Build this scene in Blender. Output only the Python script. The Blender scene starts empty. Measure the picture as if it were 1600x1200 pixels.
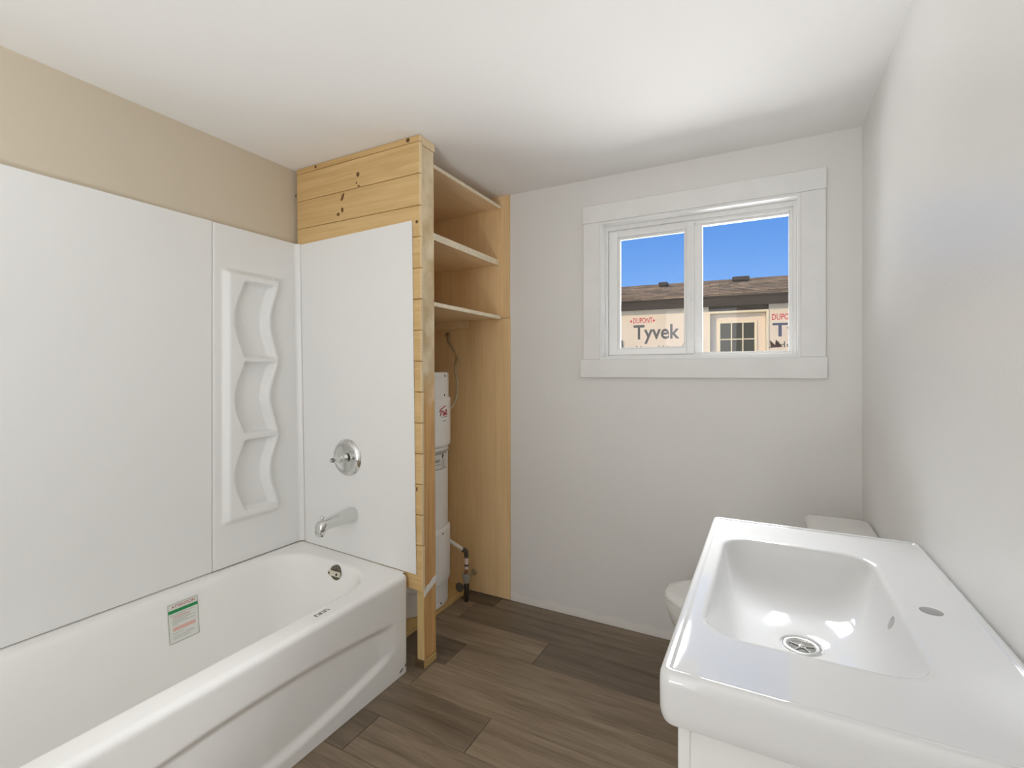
import bpy, bmesh, math, random
from mathutils import Vector, Matrix, Euler
random.seed(7)
SC = bpy.context.scene
COL = SC.collection
PI = math.pi
R = math.radians

# ------------------------------------------------------------------ camera
cam = bpy.data.cameras.new('camera')
camo = bpy.data.objects.new('camera', cam)
COL.objects.link(camo)
camo.location = (0, 0, 1.312)
camo.rotation_euler = (R(90), 0, 0.4864)
cam.sensor_width = 36.0
cam.lens = 749.7 / 1600 * 36
cam.shift_y = -19.6 / 1600
cam.clip_start = 0.02
SC.camera = camo

# ------------------------------------------------------------------ view + world + sun + lights
SC.view_settings.view_transform = 'Standard'
SC.view_settings.look = 'None'
SC.view_settings.exposure = 0.13
SC.view_settings.gamma = 1.0
SC.view_settings.use_curve_mapping = False
SC.cycles.max_bounces = 24
SC.cycles.diffuse_bounces = 16
SC.cycles.glossy_bounces = 8
SC.cycles.transparent_max_bounces = 16

world = bpy.data.worlds.new('sky')
SC.world = world
world.use_nodes = True
wn, wl = world.node_tree.nodes, world.node_tree.links
wn.clear()
w_out = wn.new('ShaderNodeOutputWorld')
w_bg = wn.new('ShaderNodeBackground')
w_tc = wn.new('ShaderNodeTexCoord')
w_sep = wn.new('ShaderNodeSeparateXYZ')
w_rmp = wn.new('ShaderNodeValToRGB')
wl.new(w_tc.outputs['Generated'], w_sep.inputs[0])
wl.new(w_sep.outputs['Z'], w_rmp.inputs['Fac'])
wl.new(w_rmp.outputs['Color'], w_bg.inputs['Color'])
wl.new(w_bg.outputs[0], w_out.inputs[0])
cr = w_rmp.color_ramp
cr.elements[0].position = 0.0
cr.elements[0].color = (0.36, 0.56, 0.86, 1)
cr.elements[1].position = 0.15
cr.elements[1].color = (0.195, 0.445, 0.96, 1)
e = cr.elements.new(0.32); e.color = (0.088, 0.298, 0.83, 1)
e = cr.elements.new(0.9); e.color = (0.045, 0.17, 0.60, 1)
w_bg.inputs['Strength'].default_value = 0.88


def lamp(name, kind, loc, energy, color, direction=None, **kw):
    l = bpy.data.lights.new(name, kind)
    l.energy = energy
    l.color = color
    for k, v in kw.items():
        setattr(l, k, v)
    o = bpy.data.objects.new(name, l)
    COL.objects.link(o)
    o.location = loc
    if direction is not None:
        o.rotation_euler = Vector(direction).to_track_quat('-Z', 'Y').to_euler()
    return o


# low sun behind this building, shining on the neighbouring house
lamp('sun', 'SUN', (0, 0, 20), 2.05, (1.0, 0.79, 0.52), (0.42, 0.80, -0.30), angle=R(0.6))
# unseen fill lamps added outside the window, far brighter than the sky beyond
lamp('window_fill_low', 'AREA', (0, 5.2, 0.45), 680, (0.985, 0.99, 1.0), (0, -0.75, 0.66),
     shape='RECTANGLE', size=9.0, size_y=2.2)  # added low lamp aimed up, in place of light off the ground
lamp('window_fill_high', 'AREA', (0.10, 4.2, 3.6), 215, (0.945, 0.975, 1.0), (-0.17, -1, -0.95),
     shape='RECTANGLE', size=3.2, size_y=1.8, spread=1.1)  # added high lamp aimed down, in place of skylight
# area lamp added in the unseen doorway behind the camera, standing for daylight
lamp('doorway_fill', 'AREA', (-0.75, -1.52, 1.15), 14, (0.97, 0.985, 1.0), (0.0, 1, 0.12),
     shape='RECTANGLE', size=0.85, size_y=1.95)
# unseen fill lamp added behind the camera, turned up to brighten the ceiling
lamp('fill_lamp_light', 'AREA', (-0.60, -0.90, 0.60), 24, (0.95, 0.98, 1.0), (0, 0, 1), shape='DISK', size=0.40)

# ------------------------------------------------------------------ helpers
W = {}


def node_mat(name):
    m = bpy.data.materials.new(name)
    m.use_nodes = True
    nt = m.node_tree
    return m, nt.nodes, nt.links, nt.nodes['Principled BSDF']


def plain(name, col, rough=0.5, metal=0.0, spec=0.5, bump=0.0, bscale=80.0, var=0.0, vscale=6.0, coat=0.0):
    m, n, l, p = node_mat(name)
    p.inputs['Base Color'].default_value = (*col, 1)
    p.inputs['Roughness'].default_value = rough
    p.inputs['Metallic'].default_value = metal
    p.inputs['Specular IOR Level'].default_value = spec
    p.inputs['Coat Weight'].default_value = coat
    tc = n.new('ShaderNodeTexCoord')
    if var > 0:
        nz = n.new('ShaderNodeTexNoise'); nz.inputs['Scale'].default_value = vscale
        nz.inputs['Detail'].default_value = 5
        l.new(tc.outputs['Object'], nz.inputs['Vector'])
        rp = n.new('ShaderNodeValToRGB')
        rp.color_ramp.elements[0].position = 0.3
        rp.color_ramp.elements[1].position = 0.7
        rp.color_ramp.elements[0].color = (*[c * (1 - var) for c in col], 1)
        rp.color_ramp.elements[1].color = (*[min(1, c * (1 + var)) for c in col], 1)
        l.new(nz.outputs['Fac'], rp.inputs['Fac'])
        l.new(rp.outputs['Color'], p.inputs['Base Color'])
    if bump > 0:
        nb = n.new('ShaderNodeTexNoise'); nb.inputs['Scale'].default_value = bscale
        nb.inputs['Detail'].default_value = 3
        l.new(tc.outputs['Object'], nb.inputs['Vector'])
        b = n.new('ShaderNodeBump'); b.inputs['Strength'].default_value = bump
        b.inputs['Distance'].default_value = 0.002
        l.new(nb.outputs['Fac'], b.inputs['Height'])
        l.new(b.outputs[0], p.inputs['Normal'])
    return m


def wood(name, dark, light, axis=0, along=1.2, across=26.0, rough=0.55, split=None, spec=0.4, tint=False, wear=0.0):
    """streaky grain along one axis; a different offset on every object"""
    m, n, l, p = node_mat(name)
    p.inputs['Roughness'].default_value = rough
    p.inputs['Specular IOR Level'].default_value = spec
    tc = n.new('ShaderNodeTexCoord')
    oi = n.new('ShaderNodeObjectInfo')
    mul = n.new('ShaderNodeMath'); mul.operation = 'MULTIPLY'; mul.inputs[1].default_value = 41.0
    l.new(oi.outputs['Random'], mul.inputs[0])
    add = n.new('ShaderNodeVectorMath'); add.operation = 'ADD'
    l.new(tc.outputs['Object'], add.inputs[0])
    l.new(mul.outputs[0], add.inputs[1])
    mp = n.new('ShaderNodeMapping')
    s = [across] * 3
    s[axis] = along
    mp.inputs['Scale'].default_value = s
    l.new(add.outputs[0], mp.inputs['Vector'])
    n1 = n.new('ShaderNodeTexNoise'); n1.inputs['Scale'].default_value = 1.0
    n1.inputs['Detail'].default_value = 5; n1.inputs['Roughness'].default_value = 0.6
    n1.inputs['Distortion'].default_value = 0.7
    l.new(mp.outputs[0], n1.inputs['Vector'])
    mp2 = n.new('ShaderNodeMapping')
    s2 = [across * 7] * 3
    s2[axis] = along * 5
    mp2.inputs['Scale'].default_value = s2
    l.new(add.outputs[0], mp2.inputs['Vector'])
    n2 = n.new('ShaderNodeTexNoise'); n2.inputs['Scale'].default_value = 1.0
    n2.inputs['Detail'].default_value = 4
    l.new(mp2.outputs[0], n2.inputs['Vector'])
    mx = n.new('ShaderNodeMath'); mx.operation = 'MULTIPLY_ADD'
    mx.inputs[1].default_value = 0.32
    l.new(n2.outputs['Fac'], mx.inputs[0])
    sc = n.new('ShaderNodeMath'); sc.operation = 'MULTIPLY'; sc.inputs[1].default_value = 0.68
    l.new(n1.outputs['Fac'], sc.inputs[0])
    l.new(sc.outputs[0], mx.inputs[2])
    rp = n.new('ShaderNodeValToRGB')
    rp.color_ramp.elements[0].position = 0.33
    rp.color_ramp.elements[1].position = 0.66
    rp.color_ramp.elements[0].color = (*dark, 1)
    rp.color_ramp.elements[1].color = (*light, 1)
    l.new(mx.outputs[0], rp.inputs['Fac'])
    out = rp.outputs['Color']
    if split:        # weathered, greyer timber above a given height
        z0, d2, l2 = split
        rp2 = n.new('ShaderNodeValToRGB')
        rp2.color_ramp.elements[0].position = 0.33
        rp2.color_ramp.elements[1].position = 0.66
        rp2.color_ramp.elements[0].color = (*d2, 1)
        rp2.color_ramp.elements[1].color = (*l2, 1)
        n3 = n.new('ShaderNodeTexNoise'); n3.inputs['Scale'].default_value = 9
        n3.inputs['Detail'].default_value = 4
        l.new(tc.outputs['Object'], n3.inputs['Vector'])
        l.new(n3.outputs['Fac'], rp2.inputs['Fac'])
        sep = n.new('ShaderNodeSeparateXYZ')
        l.new(tc.outputs['Object'], sep.inputs[0])
        ad = n.new('ShaderNodeMath'); ad.operation = 'MULTIPLY_ADD'; ad.inputs[1].default_value = 0.35
        l.new(n3.outputs['Fac'], ad.inputs[0]); l.new(sep.outputs['Z'], ad.inputs[2])
        mr = n.new('ShaderNodeMapRange')
        mr.inputs['From Min'].default_value = z0 + 0.12
        mr.inputs['From Max'].default_value = z0 + 0.26
        l.new(ad.outputs[0], mr.inputs['Value'])
        mc = n.new('ShaderNodeMix'); mc.data_type = 'RGBA'
        l.new(mr.outputs[0], mc.inputs['Factor'])
        l.new(out, mc.inputs['A']); l.new(rp2.outputs['Color'], mc.inputs['B'])
        out = mc.outputs['Result']
    if tint:
        mc = n.new('ShaderNodeMix'); mc.data_type = 'RGBA'; mc.blend_type = 'MULTIPLY'
        mc.inputs['Factor'].default_value = 1.0
        l.new(out, mc.inputs['A']); l.new(oi.outputs['Color'], mc.inputs['B'])
        out = mc.outputs['Result']
    l.new(out, p.inputs['Base Color'])
    b = n.new('ShaderNodeBump'); b.inputs['Strength'].default_value = 0.15
    b.inputs['Distance'].default_value = 0.001
    l.new(n2.outputs['Fac'], b.inputs['Height'])
    l.new(b.outputs[0], p.inputs['Normal'])
    return m


def glass_mat(name):
    m, n, l, p = node_mat(name)
    n.remove(p)
    out = n['Material Output']
    tr = n.new('ShaderNodeBsdfTransparent')
    gl = n.new('ShaderNodeBsdfGlossy'); gl.inputs['Roughness'].default_value = 0.02
    fr = n.new('ShaderNodeFresnel'); fr.inputs['IOR'].default_value = 1.35
    mx = n.new('ShaderNodeMixShader')
    l.new(fr.outputs[0], mx.inputs[0]); l.new(tr.outputs[0], mx.inputs[1]); l.new(gl.outputs[0], mx.inputs[2])
    l.new(mx.outputs[0], out.inputs['Surface'])
    return m


def empty(name, loc, label=None, cat=None, group=None, kind=None, rotz=0.0, parent=None):
    o = bpy.data.objects.new(name, None)
    o.empty_display_size = 0.05
    COL.objects.link(o)
    o.location = loc
    o.rotation_euler = (0, 0, rotz)
    W[o] = Matrix.Translation(loc) @ Matrix.Rotation(rotz, 4, 'Z')
    tag(o, label, cat, group, kind)
    return o


def tag(o, label=None, cat=None, group=None, kind=None):
    if label: o['label'] = label
    if cat: o['category'] = cat
    if group: o['group'] = group
    if kind: o['kind'] = kind
    return o


def fin(name, bm, mat, parent=None, smooth=False, local=False, origin=None, angle=None):
    """turn a bmesh built in world space (or the parent's space when local) into one mesh object"""
    me = bpy.data.meshes.new(name)
    o = bpy.data.objects.new(name, me)
    COL.objects.link(o)
    if parent is not None:
        o.parent = parent
        W[o] = W[parent].copy()
        if not local:
            bmesh.ops.transform(bm, matrix=W[parent].inverted(), verts=bm.verts)
    else:
        if origin is None and bm.verts:
            xs = [v.co.x for v in bm.verts]; ys = [v.co.y for v in bm.verts]; zs = [v.co.z for v in bm.verts]
            origin = ((min(xs) + max(xs)) / 2, (min(ys) + max(ys)) / 2, min(zs))
        o.location = origin
        W[o] = Matrix.Translation(origin)
        bmesh.ops.transform(bm, matrix=W[o].inverted(), verts=bm.verts)
    bmesh.ops.recalc_face_normals(bm, faces=bm.faces)
    if smooth:
        for f in bm.faces:
            f.smooth = True
        if angle:
            for ed in bm.edges:
                if len(ed.link_faces) == 2 and ed.calc_face_angle(0) > angle:
                    ed.smooth = False
    bm.to_mesh(me)
    bm.free()
    mats = mat if isinstance(mat, (list, tuple)) else [mat]
    for mm in mats:
        me.materials.append(mm)
    return o


def box(bm, x0, x1, y0, y1, z0, z1, bev=0.0, seg=1):
    n0 = len(bm.verts)
    r = bmesh.ops.create_cube(bm, size=1.0)
    vs = r['verts']
    for v in vs:
        v.co = Vector(((x0 + x1) / 2 + v.co.x * (x1 - x0), (y0 + y1) / 2 + v.co.y * (y1 - y0), (z0 + z1) / 2 + v.co.z * (z1 - z0)))
    if bev > 0:
        es = list({ed for v in vs for ed in v.link_edges})
        r = bmesh.ops.bevel(bm, geom=es, offset=bev, segments=seg, affect='EDGES', profile=0.5)
        vs = [v for v in r['verts']]
    return vs


def B(x0, x1, y0, y1, z0, z1, bev=0.0, seg=1):
    bm = bmesh.new()
    box(bm, x0, x1, y0, y1, z0, z1, bev, seg)
    return bm


def tube(bm, pts, rad, n=12, caps=True):
    pts = [Vector(p) for p in pts]
    rads = rad if isinstance(rad, (list, tuple)) else [rad] * len(pts)
    rings = []
    up = None
    for i, p in enumerate(pts):
        d = (pts[min(i + 1, len(pts) - 1)] - pts[max(i - 1, 0)]).normalized()
        if up is None:
            up = Vector((0, 0, 1)) if abs(d.z) < 0.9 else Vector((1, 0, 0))
        a = d.cross(up).normalized()
        up = a.cross(d).normalized()
        rings.append([bm.verts.new(p + (a * math.cos(2 * PI * k / n) + up * math.sin(2 * PI * k / n)) * rads[i]) for k in range(n)])
    for i in range(len(rings) - 1):
        for k in range(n):
            bm.faces.new((rings[i][k], rings[i][(k + 1) % n], rings[i + 1][(k + 1) % n], rings[i + 1][k]))
    if caps:
        bm.faces.new(rings[0][::-1]); bm.faces.new(rings[-1])


def smooth_pts(pts, sub=6):
    pts = [Vector(p) for p in pts]
    out = []
    for i in range(len(pts) - 1):
        p0 = pts[max(i - 1, 0)]; p1 = pts[i]; p2 = pts[i + 1]; p3 = pts[min(i + 2, len(pts) - 1)]
        for k in range(sub):
            t = k / sub
            out.append(0.5 * ((2 * p1) + (p2 - p0) * t + (2 * p0 - 5 * p1 + 4 * p2 - p3) * t * t + (3 * p1 - p0 - 3 * p2 + p3) * t ** 3))
    out.append(pts[-1])
    return out


def lathe(bm, prof, n=48, center=(0, 0, 0), axis='Z', a0=0.0, a1=2 * PI):
    """revolve (radius, height) pairs"""
    full = abs(a1 - a0 - 2 * PI) < 1e-6
    cnt = n if full else n + 1
    c = Vector(center)
    rings = []
    for r, h in prof:
        ring = []
        if r < 1e-6:
            v = {'Z': (0, 0, h), 'Y': (0, h, 0), 'X': (h, 0, 0)}[axis]
            rings.append([bm.verts.new(c + Vector(v))])
            continue
        for k in range(cnt):
            a = a0 + (a1 - a0) * k / n
            ca, sa = r * math.cos(a), r * math.sin(a)
            v = {'Z': (ca, sa, h), 'Y': (ca, h, sa), 'X': (h, ca, sa)}[axis]
            ring.append(bm.verts.new(c + Vector(v)))
        rings.append(ring)
    for i in range(len(rings) - 1):
        A, Bq = rings[i], rings[i + 1]
        m = n if full else n
        for k in range(m):
            k2 = (k + 1) % cnt
            if len(A) == 1 and len(Bq) == 1: continue
            if len(A) == 1: bm.faces.new((A[0], Bq[k2], Bq[k]))
            elif len(Bq) == 1: bm.faces.new((A[k], A[k2], Bq[0]))
            else: bm.faces.new((A[k], A[k2], Bq[k2], Bq[k]))
    return rings


def rrect(x0, x1, y0, y1, r, z, ns=10, nc=8):
    """rounded rectangle with a fixed number of points, counter clockwise"""
    pts = []
    cs = [(x1 - r, y0 + r, -PI / 2), (x1 - r, y1 - r, 0), (x0 + r, y1 - r, PI / 2), (x0 + r, y0 + r, PI)]
    for i, (cx, cy, a) in enumerate(cs):
        for k in range(nc + 1):
            t = a + (PI / 2) * k / nc
            pts.append((cx + r * math.cos(t), cy + r * math.sin(t)))
        nx, ny, na = cs[(i + 1) % 4]
        p = pts[-1]
        q = (nx + r * math.cos(na), ny + r * math.sin(na))
        for k in range(1, ns):
            f = k / ns
            pts.append((p[0] + (q[0] - p[0]) * f, p[1] + (q[1] - p[1]) * f))
    zz = z if callable(z) else (lambda x, y: z)
    return [Vector((x, y, zz(x, y))) for x, y in pts]


def loft(bm, rings, cap0=False, cap1=False):
    R_ = [[bm.verts.new(p) for p in ring] for ring in rings]
    n = len(R_[0])
    for i in range(len(R_) - 1):
        for k in range(n):
            bm.faces.new((R_[i][k], R_[i][(k + 1) % n], R_[i + 1][(k + 1) % n], R_[i + 1][k]))
    if cap0: bm.faces.new(R_[0][::-1])
    if cap1: bm.faces.new(R_[-1])
    return R_


def grid(bm, nu, nv, f):
    V = [[bm.verts.new(f(i / nu, j / nv)) for j in range(nv + 1)] for i in range(nu + 1)]
    for i in range(nu):
        for j in range(nv):
            bm.faces.new((V[i][j], V[i + 1][j], V[i + 1][j + 1], V[i][j + 1]))
    return V


def sstep(a, b, x):
    t = max(0.0, min(1.0, (x - a) / (b - a)))
    return t * t * (3 - 2 * t)


def text_bm(body, size, sx=1.0, extrude=0.0008, bold=0.0, spacing=1.0):
    cu = bpy.data.curves.new('lettering', 'FONT')
    cu.body = body
    cu.size = size
    cu.extrude = extrude
    cu.offset = bold
    cu.space_character = spacing
    cu.resolution_u = 3
    o = bpy.data.objects.new('lettering', cu)
    COL.objects.link(o)
    dg = bpy.context.evaluated_depsgraph_get()
    me = bpy.data.meshes.new_from_object(o.evaluated_get(dg))
    bm = bmesh.new(); bm.from_mesh(me)
    bpy.data.objects.remove(o); bpy.data.meshes.remove(me); bpy.data.curves.remove(cu)
    xs = [v.co.x for v in bm.verts]
    x0 = min(xs)
    for v in bm.verts:
        v.co.x = (v.co.x - x0) * sx
    return bm


def text_w(bm):
    return max(v.co.x for v in bm.verts)


def cut(o, cutters):
    """carve holes, then drop the cutting shapes"""
    tmp = []
    for bm in cutters:
        me = bpy.data.meshes.new('hole'); bm.to_mesh(me); bm.free()
        c = bpy.data.objects.new('hole', me); COL.objects.link(c)
        m = o.modifiers.new('hole', 'BOOLEAN'); m.operation = 'DIFFERENCE'; m.object = c; m.solver = 'EXACT'
        tmp.append(c)
    dg = bpy.context.evaluated_depsgraph_get()
    me = bpy.data.meshes.new_from_object(o.evaluated_get(dg))
    o.modifiers.clear()
    old = o.data
    o.data = me
    me.name = o.name
    bpy.data.meshes.remove(old)
    for c in tmp:
        m2 = c.data
        bpy.data.objects.remove(c); bpy.data.meshes.remove(m2)


# ------------------------------------------------------------------ materials
M = {}
M['ceiling'] = plain('ceiling_paint', (0.86, 0.855, 0.845), 0.8, bump=0.05, bscale=200)
M['tan'] = plain('tan_paint', (0.61, 0.535, 0.42), 0.6, bump=0.1, bscale=150)
M['rightwall'] = plain('grey_satin_paint', (0.79, 0.79, 0.78), 0.34, bump=0.22, bscale=110)
M['backwall'] = plain('grey_back_paint', (0.72, 0.71, 0.69), 0.6)
M['white_plastic'] = plain('white_surround', (0.80, 0.80, 0.79), 0.32, spec=0.4)
M['tub'] = plain('tub_enamel', (0.87, 0.865, 0.85), 0.16, spec=0.5)
M['porcelain'] = plain('white_ceramic', (0.66, 0.66, 0.66), 0.05, spec=0.5)
M['toilet'] = plain('toilet_ceramic', (0.80, 0.80, 0.78), 0.12)
M['chrome'] = plain('chrome', (0.72, 0.73, 0.72), 0.14, metal=1.0)
M['darkmetal'] = plain('dark_metal', (0.10, 0.085, 0.065), 0.4, metal=0.8)
M['brass'] = plain('dull_brass', (0.42, 0.36, 0.24), 0.4, metal=0.8)
M['hole'] = plain('dark_recess', (0.09, 0.08, 0.06), 0.6)
M['trim'] = plain('painted_trim', (0.81, 0.81, 0.80), 0.55, var=0.03, vscale=7)
M['vinyl'] = plain('white_vinyl', (0.83, 0.83, 0.82), 0.35)
M['glass'] = glass_mat('window_glass')
M['pine'] = wood('pine_board', (0.53, 0.34, 0.135), (0.71, 0.50, 0.245), 0, 1.1, 22)
M['pine_end'] = wood('pine_board_edge', (0.66, 0.50, 0.28), (0.82, 0.68, 0.45), 2, 3, 40)
M['knot'] = plain('knot', (0.13, 0.06, 0.02), 0.6, var=0.4, vscale=90)
M['stud'] = wood('stud_timber', (0.44, 0.225, 0.08), (0.72, 0.44, 0.185), 2, 1.6, 45,
                 split=(1.22, (0.52, 0.38, 0.20), (0.78, 0.66, 0.46)))
M['stud_side'] = wood('stud_side', (0.52, 0.36, 0.14), (0.68, 0.50, 0.24), 2, 1.2, 30)
M['plate'] = wood('sole_plate_timber', (0.42, 0.28, 0.10), (0.58, 0.41, 0.17), 1, 2, 30)
M['plate_shade'] = wood('shaded_plate_timber', (0.09, 0.055, 0.028), (0.19, 0.125, 0.065), 0, 2, 30)  # shade painted into the colour of every plate face but the lit end
M['ply'] = wood('birch_plywood', (0.70, 0.48, 0.24), (0.82, 0.60, 0.335), 2, 0.7, 9, rough=0.45)
M['ply_edge'] = plain('raw_shelf_edge', (0.82, 0.73, 0.56), 0.6, var=0.1, vscale=40)
M['ply_shelf'] = wood('shelf_plywood', (0.76, 0.57, 0.33), (0.86, 0.68, 0.43), 1, 0.8, 9, rough=0.5)
M['plaster'] = plain('white_filler', (0.80, 0.78, 0.75), 0.8, var=0.06, vscale=60)
M['floor_base'] = plain('underlay', (0.05, 0.045, 0.04), 0.9)
M['plank'] = wood('vinyl_plank', (0.135, 0.098, 0.064), (0.285, 0.222, 0.160), 0, 1.6, 20, rough=0.42, tint=True)
M['heater'] = plain('white_enamel_jacket', (0.85, 0.85, 0.84), 0.3)
M['heater_cover'] = plain('white_cover', (0.87, 0.87, 0.86), 0.35)
M['print_grey'] = plain('grey_print', (0.22, 0.22, 0.22), 0.6)
M['print_black'] = plain('black_print', (0.03, 0.03, 0.03), 0.6)
M['print_red'] = plain('red_print', (0.45, 0.03, 0.04), 0.6)
M['print_pink'] = plain('pink_print', (0.74, 0.45, 0.40), 0.6)
M['print_green'] = plain('green_print', (0.02, 0.27, 0.09), 0.6)
M['paper'] = plain('sticker_paper', (0.76, 0.77, 0.72), 0.5)
M['conduit'] = plain('braided_conduit', (0.42, 0.34, 0.21), 0.45, metal=0.3, bump=0.6, bscale=400)
M['pipe_white'] = plain('white_pipe', (0.70, 0.67, 0.60), 0.4)
M['pipe_pink'] = plain('pipe_sleeve', (0.80, 0.66, 0.60), 0.5)
M['grey_valve'] = plain('grey_valve_body', (0.36, 0.35, 0.29), 0.5, metal=0.2)
M['cabinet'] = plain('white_cabinet', (0.80, 0.80, 0.79), 0.35)
M['cream'] = plain('cream_plastic', (0.66, 0.62, 0.50), 0.4)


def window_wall_mat():
    m, n, l, p = node_mat('grey_window_wall_paint')
    p.inputs['Roughness'].default_value = 0.55
    tc = n.new('ShaderNodeTexCoord')
    sep = n.new('ShaderNodeSeparateXYZ'); l.new(tc.outputs['Object'], sep.inputs[0])
    nz = n.new('ShaderNodeTexNoise'); nz.inputs['Scale'].default_value = 7; nz.inputs['Detail'].default_value = 6
    nz.inputs['Roughness'].default_value = 0.6
    l.new(tc.outputs['Object'], nz.inputs['Vector'])
    ma = n.new('ShaderNodeMath'); ma.operation = 'MULTIPLY_ADD'; ma.inputs[1].default_value = -0.085
    l.new(nz.outputs['Fac'], ma.inputs[0]); l.new(sep.outputs['Z'], ma.inputs[2])
    mr = n.new('ShaderNodeMapRange')
    mr.inputs['From Min'].default_value = -0.0035; mr.inputs['From Max'].default_value = 0.0015
    l.new(ma.outputs[0], mr.inputs['Value'])
    mc = n.new('ShaderNodeMix'); mc.data_type = 'RGBA'
    mc.inputs['A'].default_value = (0.82, 0.80, 0.77, 1)
    mc.inputs['B'].default_value = (0.76, 0.75, 0.73, 1)
    l.new(mr.outputs[0], mc.inputs['Factor'])
    l.new(mc.outputs['Result'], p.inputs['Base Color'])
    nb = n.new('ShaderNodeTexNoise'); nb.inputs['Scale'].default_value = 60; nb.inputs['Detail'].default_value = 4
    l.new(tc.outputs['Object'], nb.inputs['Vector'])
    b = n.new('ShaderNodeBump'); b.inputs['Strength'].default_value = 0.14; b.inputs['Distance'].default_value = 0.003
    l.new(nb.outputs['Fac'], b.inputs['Height']); l.new(b.outputs[0], p.inputs['Normal'])
    return m


M['window_wall'] = window_wall_mat()

# ------------------------------------------------------------------ room shell
XL, XR, YW, ZC, YB = -2.105, 0.353, 2.434, 2.326, -1.60
fl = fin('floor', B(XL - 0.1, XR + 0.1, YB - 0.1, YW + 0.1, -0.12, -0.006), M['floor_base'], origin=(0, 0, 0))
tag(fl, 'dark grey-brown wood plank floor', kind='structure')
o = fin('ceiling', B(XL - 0.1, XR + 0.1, YB - 0.1, YW + 0.16, ZC, ZC + 0.12), M['ceiling'])
tag(o, 'smooth white ceiling', kind='structure')
o = fin('wall_left', B(XL - 0.1, XL, YB - 0.1, YW + 0.16, -0.006, ZC), M['tan'], origin=(XL, 0, 0))
tag(o, 'tan painted wall above the white tub surround', kind='structure')
o = fin('wall_right', B(XR, XR + 0.1, YB - 0.1, YW + 0.16, -0.006, ZC), M['rightwall'], origin=(XR, 0, 0))
tag(o, 'light grey satin wall beside the washbasin', kind='structure')

WX0, WX1, WZ0, WZ1 = -0.763, 0.134, 1.374, 2.090
bm = bmesh.new()
ya, yb = YW, YW + 0.16
xs = [XL, WX0, WX1, XR]; zs = [-0.006, WZ0, WZ1, ZC]
vv = {}
for yi, y in enumerate((ya, yb)):
    for i, x in enumerate(xs):
        for k, z in enumerate(zs):
            vv[yi, i, k] = bm.verts.new((x, y, z))
for yi in (0, 1):
    for i in range(3):
        for k in range(3):
            if i == 1 and k == 1: continue
            bm.faces.new((vv[yi, i, k], vv[yi, i + 1, k], vv[yi, i + 1, k + 1], vv[yi, i, k + 1]))
for a, b_ in (((1, 1), (2, 1)), ((2, 1), (2, 2)), ((2, 2), (1, 2)), ((1, 2), (1, 1))):
    bm.faces.new((vv[0, a[0], a[1]], vv[0, b_[0], b_[1]], vv[1, b_[0], b_[1]], vv[1, a[0], a[1]]))
o = fin('wall_window', bm, M['window_wall'], origin=(0, YW, 0))
tag(o, 'grey painted wall around the window, bare filler along its foot', kind='structure')
wall_w = o
# wall behind the camera with an assumed open doorway
bm = bmesh.new()
DX0, DX1, DZ = -1.18, -0.32, 2.13
box(bm, XL, DX0, YB - 0.1, YB, -0.006, ZC)
box(bm, DX1, XR, YB - 0.1, YB, -0.006, ZC)
box(bm, DX0, DX1, YB - 0.1, YB, DZ, ZC)
o = fin('wall_back', bm, M['backwall'])
tag(o, 'grey wall with an assumed open doorway opposite the window', kind='structure')
bm = bmesh.new()  # unseen hall, added to keep the sun from leaking through the doorway
HY0 = YB - 1.6
box(bm, -2.6, -2.5, HY0, YB - 0.1, -0.006, ZC)
box(bm, -0.3, -0.2, HY0, YB - 0.1, -0.006, ZC)
box(bm, -2.6, -0.2, HY0 - 0.1, HY0, -0.006, ZC)
o = fin('wall_sunblock', bm, M['backwall'])
tag(o, 'added hall walls keeping sun out of the doorway', kind='structure')
o = fin('ceiling_sunblock', B(-2.6, -0.2, HY0 - 0.1, YB - 0.1, ZC, ZC + 0.1), M['ceiling'])
tag(o, 'added white hall ceiling against the sun', kind='structure')
o = fin('floor_hall', B(-2.6, -0.2, HY0 - 0.1, YB - 0.1, -0.1, -0.006), M['floor_base'])
tag(o, 'dark floor of the added hall', kind='structure')

fin('paint_scratch', B(-1.0705, -1.0645, YW - 0.0006, YW + 0.0002, 1.183, 1.207), M['plaster'], wall_w)
# floor planks ------------------------------------------------------
PW, PL = 0.1872, 1.22
rows = []          # (row bottom y, joint x positions, tones left of / right of the first joint)
y = 2.318
specs = {0: (-1.345, 0.66, 0.98), 1: (-1.452, 1.12, 0.80), 2: (-0.925, 1.16, 0.70), 3: (-1.272, 0.64, 1.08),
         4: (-0.10, 1.18, 0.9), 5: (-0.917, 0.80, 1.16), 6: (-1.30, 0.74, 1.02)}
gap = 0.0011
for r in range(-1, 22):
    y1 = 2.318 + PW - (r) * PW
    y0 = y1 - PW
    if r == -1: continue
    y1c, y0c = min(y1, YW - 0.002), max(y0, YB + 0.002)
    if y1c - y0c < 0.01: continue
    jx, tl, tr = specs.get(r, (random.uniform(-1.8, -0.6), random.uniform(0.7, 1.15), random.uniform(0.7, 1.15)))
    starts = []
    x = jx
    while x > XL: x -= PL
    first = x
    while x < XR:
        starts.append(x); x += PL
    for s in starts:
        x0, x1 = max(s, XL + 0.002), min(s + PL, XR - 0.002)
        if x1 - x0 < 0.02: continue
        if abs(s + PL - jx) < 1e-4: t = tl
        elif abs(s - jx) < 1e-4: t = tr
        else: t = random.uniform(0.75, 1.15)
        bm = B(x0 + gap, x1 - gap, y0c + gap, y1c - gap, -0.0055, 0.0, 0.0007)
        # give every plank its own origin
        c = Vector(((x0 + x1) / 2, (y0c + y1c) / 2, 0))
        bmesh.ops.translate(bm, verts=bm.verts, vec=-c)
        p = fin('plank', bm, M['plank'], fl, local=True)
        p.location = c
        p.color = (t, t * 0.99, t * 0.97, 1)

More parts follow.
